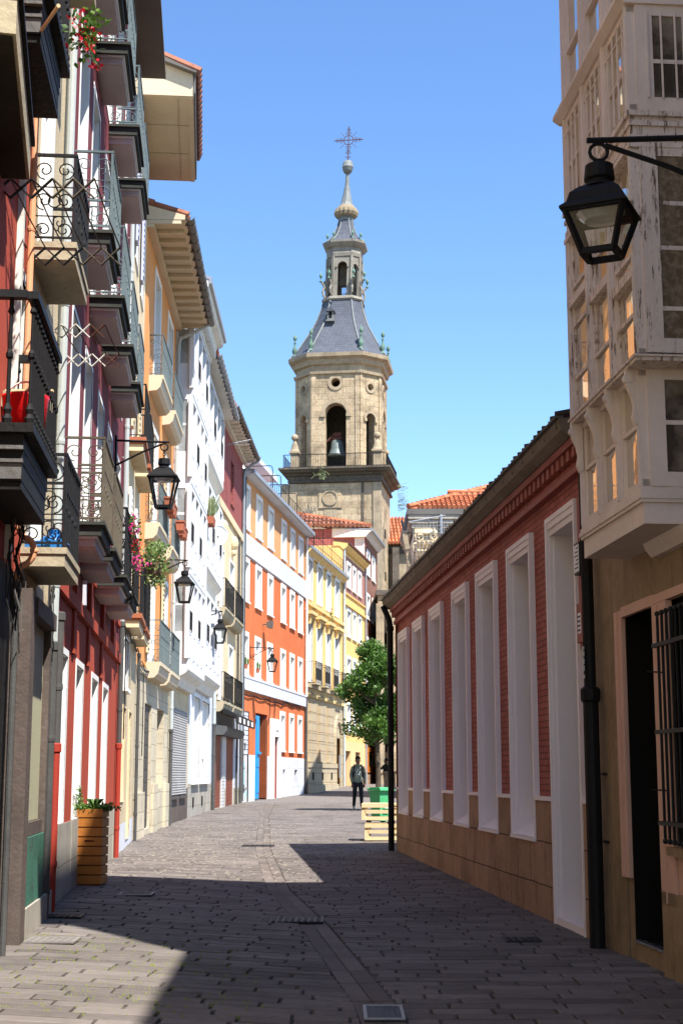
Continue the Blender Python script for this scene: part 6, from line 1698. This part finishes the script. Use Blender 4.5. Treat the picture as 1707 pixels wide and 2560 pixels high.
# terracotta window boxes on the orange house
for k, (u, z) in enumerate(((2.1, 7.28), (2.7, 7.22), (5.2, 7.28), (5.9, 7.22))):
    bx = thing('window_box', ('terracotta window box hung on the upper row of the orange house balcony, nearer one', 'terracotta window box on the same orange house balcony rail, second along', 'terracotta window box on the farther orange house balcony, nearer one', 'terracotta window box on the farther orange house balcony, last one')[k], 'window box', tuple(E_.world(u, .42, z)), E_.rz, 'terracotta window boxes')
    mb = MB(); mb.prism([(-.08, 0), (.08, 0), (.1, .2), (-.1, .2)], -.28, .28); mb.fb(-.3, .3, -.11, .11, .2, .24); mb.build('box', ['terracotta'], bx)
gb = thing('window_box', 'terracotta window box with tall feathery grass on the white house', 'window box', tuple(F2.world(.5, .5, 8.85)), F2.rz)
mb = MB(); mb.prism([(-.1, 0), (.1, 0), (.12, .22), (-.12, .22)], -.4, .4); mb.build('box', ['terracotta'], gb)
r_ = random.Random(4); mb = MB()
for k in range(240):
    u = r_.uniform(-.35, .35); mb.beam((u, 0, .2), (u + r_.gauss(0, .12), r_.gauss(0, .12), .25 + r_.uniform(.2, .62)), .012, .006)
mb.build('grass', ['drygrass'], gb)
# satellite dish
SD = thing('satellite_dish', 'white round satellite dish on the white house', 'satellite dish', (-3.97, 47.0, 9.04))
mb = MB(); n = 20
for k in range(5):
    r0, r1 = .065 * k, .065 * (k + 1)
    for i in range(n):
        a0, a1 = 2 * math.pi * i / n, 2 * math.pi * (i + 1) / n
        mb.quad(*[(r * math.cos(t), -.5 * r * r, r * math.sin(t)) for r, t in ((r0, a0), (r1, a0), (r1, a1), (r0, a1))])
mb.tube([(.325 * math.cos(i * math.pi / 12), -.053, .325 * math.sin(i * math.pi / 12)) for i in range(24)], .008, 4, closed=True)
mb.build('dish', ['greydish'], SD)
mb = MB(); mb.tube([(-.05, 0, -.31), (.03, -.25, -.1)], .012, 5); mb.ball((.03, -.26, -.08), .035, 0, 8); mb.build('feed_arm', ['gutter'], SD)
mb = MB(); mb.tube([(-.45, .1, -.3), (-.05, .04, -.3), (-.02, .04, -.05)], .016, 5); mb.build('mount', ['netgrey'], SD)
# awning sign box
AW = thing('shop_awning', 'black folded shop awning with white printed squares under the iron balconies', 'awning', (G.P0[0], G.P0[1], 0), G.rz)
mb = MB(1); mb.prism([(.0, 3.9), (.35, 3.75), (.75, 3.55), (.78, 3.25), (.74, 3.25), (.7, 3.45), (.3, 3.6), (0, 3.7)], .9, 7.6); mb.build('canopy', ['awningblack'], AW)
mb = MB(1)
for k in range(4): mb.fb(1.5 + k * 1.6, 2.2 + k * 1.6, .785, .79, 3.3, 3.48)
mb.build('lettering', ['paper'], AW)
mb = MB(1); mb.prism([(0, 3.2), (.4, 3.15), (.42, 3.0), (.3, 2.85), (0, 2.85)], .9, 7.5); mb.build('casing', ['awninggrey'], AW)
# floodlight
FL = thing('floodlight', 'small dark floodlight on an arm on the red-orange wall', 'floodlight', (H.P0[0], H.P0[1], 0), H.rz)
mb = MB(1); mb.tube([mb.fp(4.9, .0, 8.1), mb.fp(4.9, .22, 8.1)], .03, 6); mb.build('arm', ['gutter'], FL)
mb = MB(1); mb.prism([(.2, 7.95), (.42, 7.9), (.45, 8.25), (.2, 8.2)], 4.7, 5.1); mb.build('head', ['gutter'], FL)
# flower pots on the sills of the red-orange house
for k, u in enumerate((.75, 3.4)):
    p = H.world(u + .25, .02, 5.85)
    FP = thing('flower_pot', ('terracotta pots with cactus on the first sill of the red-orange house', 'terracotta pot with a small plant on the second sill of the red-orange house')[k], 'flower pot', tuple(p))
    mb = MB(); mb.lathe([(.07, 0), (.1, .18), (.11, .2)], 10); mb.build('pot', ['terracotta'], FP)
    mb = MB(); mb.lathe([(.04, .18), (.05, .4), (.02, .5)], 8); mb.lathe([(.03, .18), (.04, .34), (.02, .42)], 8, (.1, 0, 0)); mb.build('plant', ['leaf'], FP)
mb = MB()
for k in range(70):
    q = Vector((random.gauss(0, .06), random.gauss(0, .08), random.gauss(0, .2))); leafq(mb, q, .1, 1 if q.z > .2 else 0)
tag(mb.build('trailing_plant', ['leaf', 'petalred'], None, loc=tuple(I_.world(7.3, .2, 10.5))), 'small red flowering plant hanging from the yellow house ledge', 'plant')
# thin aerials
mb = MB(); mb.tube([(0, 0, 0), (.9, .2, .25)], .02, 4)
for k in range(6): mb.tube([(.2 + k * .12, .04, .02), (.25 + k * .12, -.25, .1)], .008, 3); mb.tube([(.2 + k * .12, .04, .02), (.25 + k * .12, .35, .1)], .008, 3)
tag(mb.build('television_aerial', ['netgrey'], None, loc=tuple(G.world(2.4, .1, 13.6))), 'spidery television aerial on the maroon brick top floor', 'aerial')
mb = MB(); mb.box(-.3, .3, -.3, .3, 0, 1.0); mb.box(-.36, .36, -.36, .36, 1.0, 1.12)
tag(mb.build('stone_block', ['towertrim'], None, loc=(2.55, 80, gz(80))), 'low stone block on the pavement below the church, behind the drainpipe', 'stone block')

# ------------------------------------------------------------------ tree
TR = thing('street_tree', 'leafy green street tree overhanging the lane before the yellow houses', 'tree', (1.22, 50.5, gz(50.5)))
mb = MB()
mb.tube([(0, 0, -.1), (.02, 0, 1.2), (-.02, .03, 2.3), (-.06, 0, 3.4), (-.1, 0, 4.6)], [.11, .085, .075, .055, .02], 9)
rt_ = random.Random(21); cl = []
for k in range(16):
    z0 = rt_.uniform(1.9, 4.0); an = rt_.uniform(0, 2 * math.pi); L_ = rt_.uniform(.6, 1.15) * (1.1 - abs(z0 - 2.9) * .25)
    e = Vector((-.05 + math.cos(an) * L_, math.sin(an) * L_, z0 + L_ * .75)); m_ = Vector((-.05 + math.cos(an) * L_ * .5, math.sin(an) * L_ * .5, z0 + L_ * .3))
    mb.tube([(-.04, 0, z0), m_, e], [.04, .028, .012], 5); cl += [e, m_ + Vector((0, 0, .25))]
mb.build('trunk', ['bark'], TR)
mb = MB()
for k in range(66):
    t = rt_.random(); zz = 2.35 + 3.15 * t; pr = 1.22 * math.sin(math.pi * (.16 + .80 * t)) ** .75
    an = rt_.uniform(0, 2 * math.pi); rr = pr * rt_.uniform(.25, 1.0); cl.append(Vector((-.12 + rr * math.cos(an) * 1.0, rr * math.sin(an), zz)))
for c in cl:
    rad = rt_.uniform(.16, .34); tilt = rt_.uniform(.6, 1)
    for k in range(int(620 * rad)):
        q = Vector((rt_.gauss(0, 1), rt_.gauss(0, 1), rt_.gauss(0, .7))).normalized() * rad * rt_.uniform(.5, 1.05)
        leafq(mb, c + q, rt_.uniform(.05, .165), 0, rt_)
mb.build('crown', ['leaf'], TR)

# ------------------------------------------------------------------ people
def figure(name, label, loc, rz, J, mats, zones, extra):
    """J = {joint: (x, y, z, radius, parent)}; one skinned surface, faces coloured by zone"""
    names = list(J); idx = {n: i for i, n in enumerate(names)}
    me = bpy.data.meshes.new('body'); me.from_pydata([J[n][:3] for n in names], [(idx[n], idx[J[n][4]]) for n in names if J[n][4]], [])
    o = bpy.data.objects.new('tmp', me); col.objects.link(o)
    sk = o.modifiers.new('s', 'SKIN'); sb = o.modifiers.new('d', 'SUBSURF'); sb.levels = 2; sb.render_levels = 2; sk.use_smooth_shade = True
    for n in names:
        v = me.skin_vertices[0].data[idx[n]]; r = J[n][3]; v.radius = r if isinstance(r, tuple) else (r, r); v.use_root = n == 'pelvis'
    dg = bpy.context.evaluated_depsgraph_get(); ev = bpy.data.meshes.new_from_object(o.evaluated_get(dg)); bpy.data.objects.remove(o)
    ev.materials.clear()
    for q in mats: ev.materials.append(M[q])
    for p in ev.polygons: p.material_index = zones(p.center); p.use_smooth = True
    root = thing(name, label, 'person', loc, rz)
    link('body', ev, root); extra(root)
    return root
def hand(J, pre, wrist, wp, d, r=.011):
    """palm, four unequal curled fingers and a thumb"""
    x, y, z = wp
    J[pre + 'palm'] = (x + d * .005, y - .02, z - .06, (.035, .02), wrist)
    for i, l in enumerate((.075, .085, .08, .06)):
        fx = x + d * .0 + (-.027 + i * .018)
        J[f'{pre}f{i}'] = (fx, y - .03, z - .10, r, pre + 'palm'); J[f'{pre}g{i}'] = (fx, y - .015, z - .10 - l * .6, r * .85, f'{pre}f{i}')
    J[pre + 'th'] = (x - d * .04, y - .05, z - .06, r * 1.1, pre + 'palm'); J[pre + 'ti'] = (x - d * .045, y - .07, z - .10, r * .9, pre + 'th')
J = {'pelvis': (0, 0, .94, (.155, .115), None), 'waist': (0, .0, 1.08, (.165, .125), 'pelvis'), 'chest': (0, .0, 1.30, (.185, .13), 'waist'), 'neck0': (0, .0, 1.47, (.09, .08), 'chest'), 'neck': (0, -.01, 1.53, .058, 'neck0'),
     'jaw': (0, -.03, 1.60, (.068, .075), 'neck'), 'head': (0, -.015, 1.69, (.078, .095), 'jaw'), 'top': (0, -.0, 1.77, (.055, .065), 'head'), 'nose': (0, -.115, 1.655, .013, 'head')}
for s_, p in ((-1, 'l'), (1, 'r')):
    sw = .05 * s_
    J[p + 'sh'] = (s_ * .19, .0, 1.41, .085, 'chest'); J[p + 'el'] = (s_ * .235, .04 + sw * .6, 1.15, .066, p + 'sh'); J[p + 'wr'] = (s_ * .22, -.07 + sw, .93, .042, p + 'el')
    J[p + 'hd'] = (s_ * .218, -.085 + sw, .90, .032, p + 'wr'); hand(J, p, p + 'hd', (s_ * .215, -.09 + sw, .89), s_)
    st = -.13 * s_
    J[p + 'hip'] = (s_ * .10, .0, .84, .105, 'pelvis'); J[p + 'kn'] = (s_ * .11, st * .55 - .03, .48, .075, p + 'hip'); J[p + 'an'] = (s_ * .12, st + (.08 if st > 0 else 0), .10, .055, p + 'kn'); J[p + 'to'] = (s_ * .13, st - .14 + (.06 if st > 0 else 0), .04, .042, p + 'an')
def zn(c):
    if c.z < .10: return 3
    if c.z > 1.515: return 0
    if abs(c.x) > .175 and c.z < .93: return 0
    return 2 if c.z < .93 else 1
def ex(root):
    mb = MB(); mb.lathe([(.088, 1.70), (.096, 1.74), (.085, 1.79), (.05, 1.825), (.01, 1.835)], 14, (0, .015, 0)); mb.lathe([(.085, 1.62), (.09, 1.70)], 10, (0, .03, 0)) if False else None
    mb.box(-.05, .05, .06, .095, 1.60, 1.72); mb.build('hair', ['hair'], root, True)
    mb = MB(); mb.lathe([(.12, 1.46), (.13, 1.50), (.11, 1.54), (.09, 1.53)], 14, (0, .02, 0)); mb.build('hood', ['hoodie'], root, True)
    mb = MB(); mb.box(-.15, .15, .12, .26, 1.02, 1.46); mb.build('backpack', ['blackcloth'], root)
    mb = MB()
    for s_ in (-1, 1): mb.tube([(s_ * .13, .12, 1.46), (s_ * .13, .0, 1.52), (s_ * .14, -.12, 1.42), (s_ * .16, -.15, 1.25), (s_ * .18, -.02, 1.08)], .022, 6)
    mb.build('strap', ['blackcloth'], root)
    mb = MB()
    for q in ((.0, 1.36), (-.05, 1.28), (.05, 1.27), (.02, 1.2), (-.06, 1.2), (.06, 1.18)): mb.box(q[0] - .01, q[0] + .01, -.165, -.14, q[1] - .025, q[1] + .025)
    mb.build('hoodie_print', ['paper'], root)
    mb = MB()
    for s_ in (-1, 1): mb.ball((s_ * .032, -.10, 1.695), .011, 0, 6); mb.ball((s_ * .088, -.0, 1.66), .022, 1, 6)
    mb.box(-.025, .025, -.106, -.10, 1.597, 1.606, 0); mb.build('face', ['hair', 'skindark'], root)
pr = figure('person', 'person walking in a grey-green hoodie and dark trousers with backpack straps', (.57, 52.5, gz(52.5) - .0), R(6), J, ['skindark', 'hoodie', 'trousers', 'shoe'], zn, ex)
J2 = {k: v for k, v in J.items()}
J2['lel'] = (-.30, -.12, 1.22, .06, 'lsh'); J2['lwr'] = (-.22, -.22, 1.36, .042, 'lel'); J2['lhd'] = (-.21, -.235, 1.40, .032, 'lwr')
for k in [q for q in J2 if q[0] == 'l' and (q[1:] in ('palm', 'th', 'ti') or q[1:2] in ('f', 'g'))]: J2.pop(k)
hand(J2, 'l', 'lhd', (-.21, -.24, 1.50), -1)
def ex2(root):
    mb = MB(); mb.lathe([(.09, 1.66), (.098, 1.72), (.088, 1.79), (.05, 1.83), (.01, 1.84)], 14, (0, .02, 0)); mb.build('hair', ['hair'], root, True)
figure('person', 'person in dark clothes with raised arm, half hidden behind the drainpipe near the church', (2.36, 80.0, gz(80)), R(-60), J2, ['skindark', 'blackcloth', 'blackcloth', 'shoe'], zn, ex2)
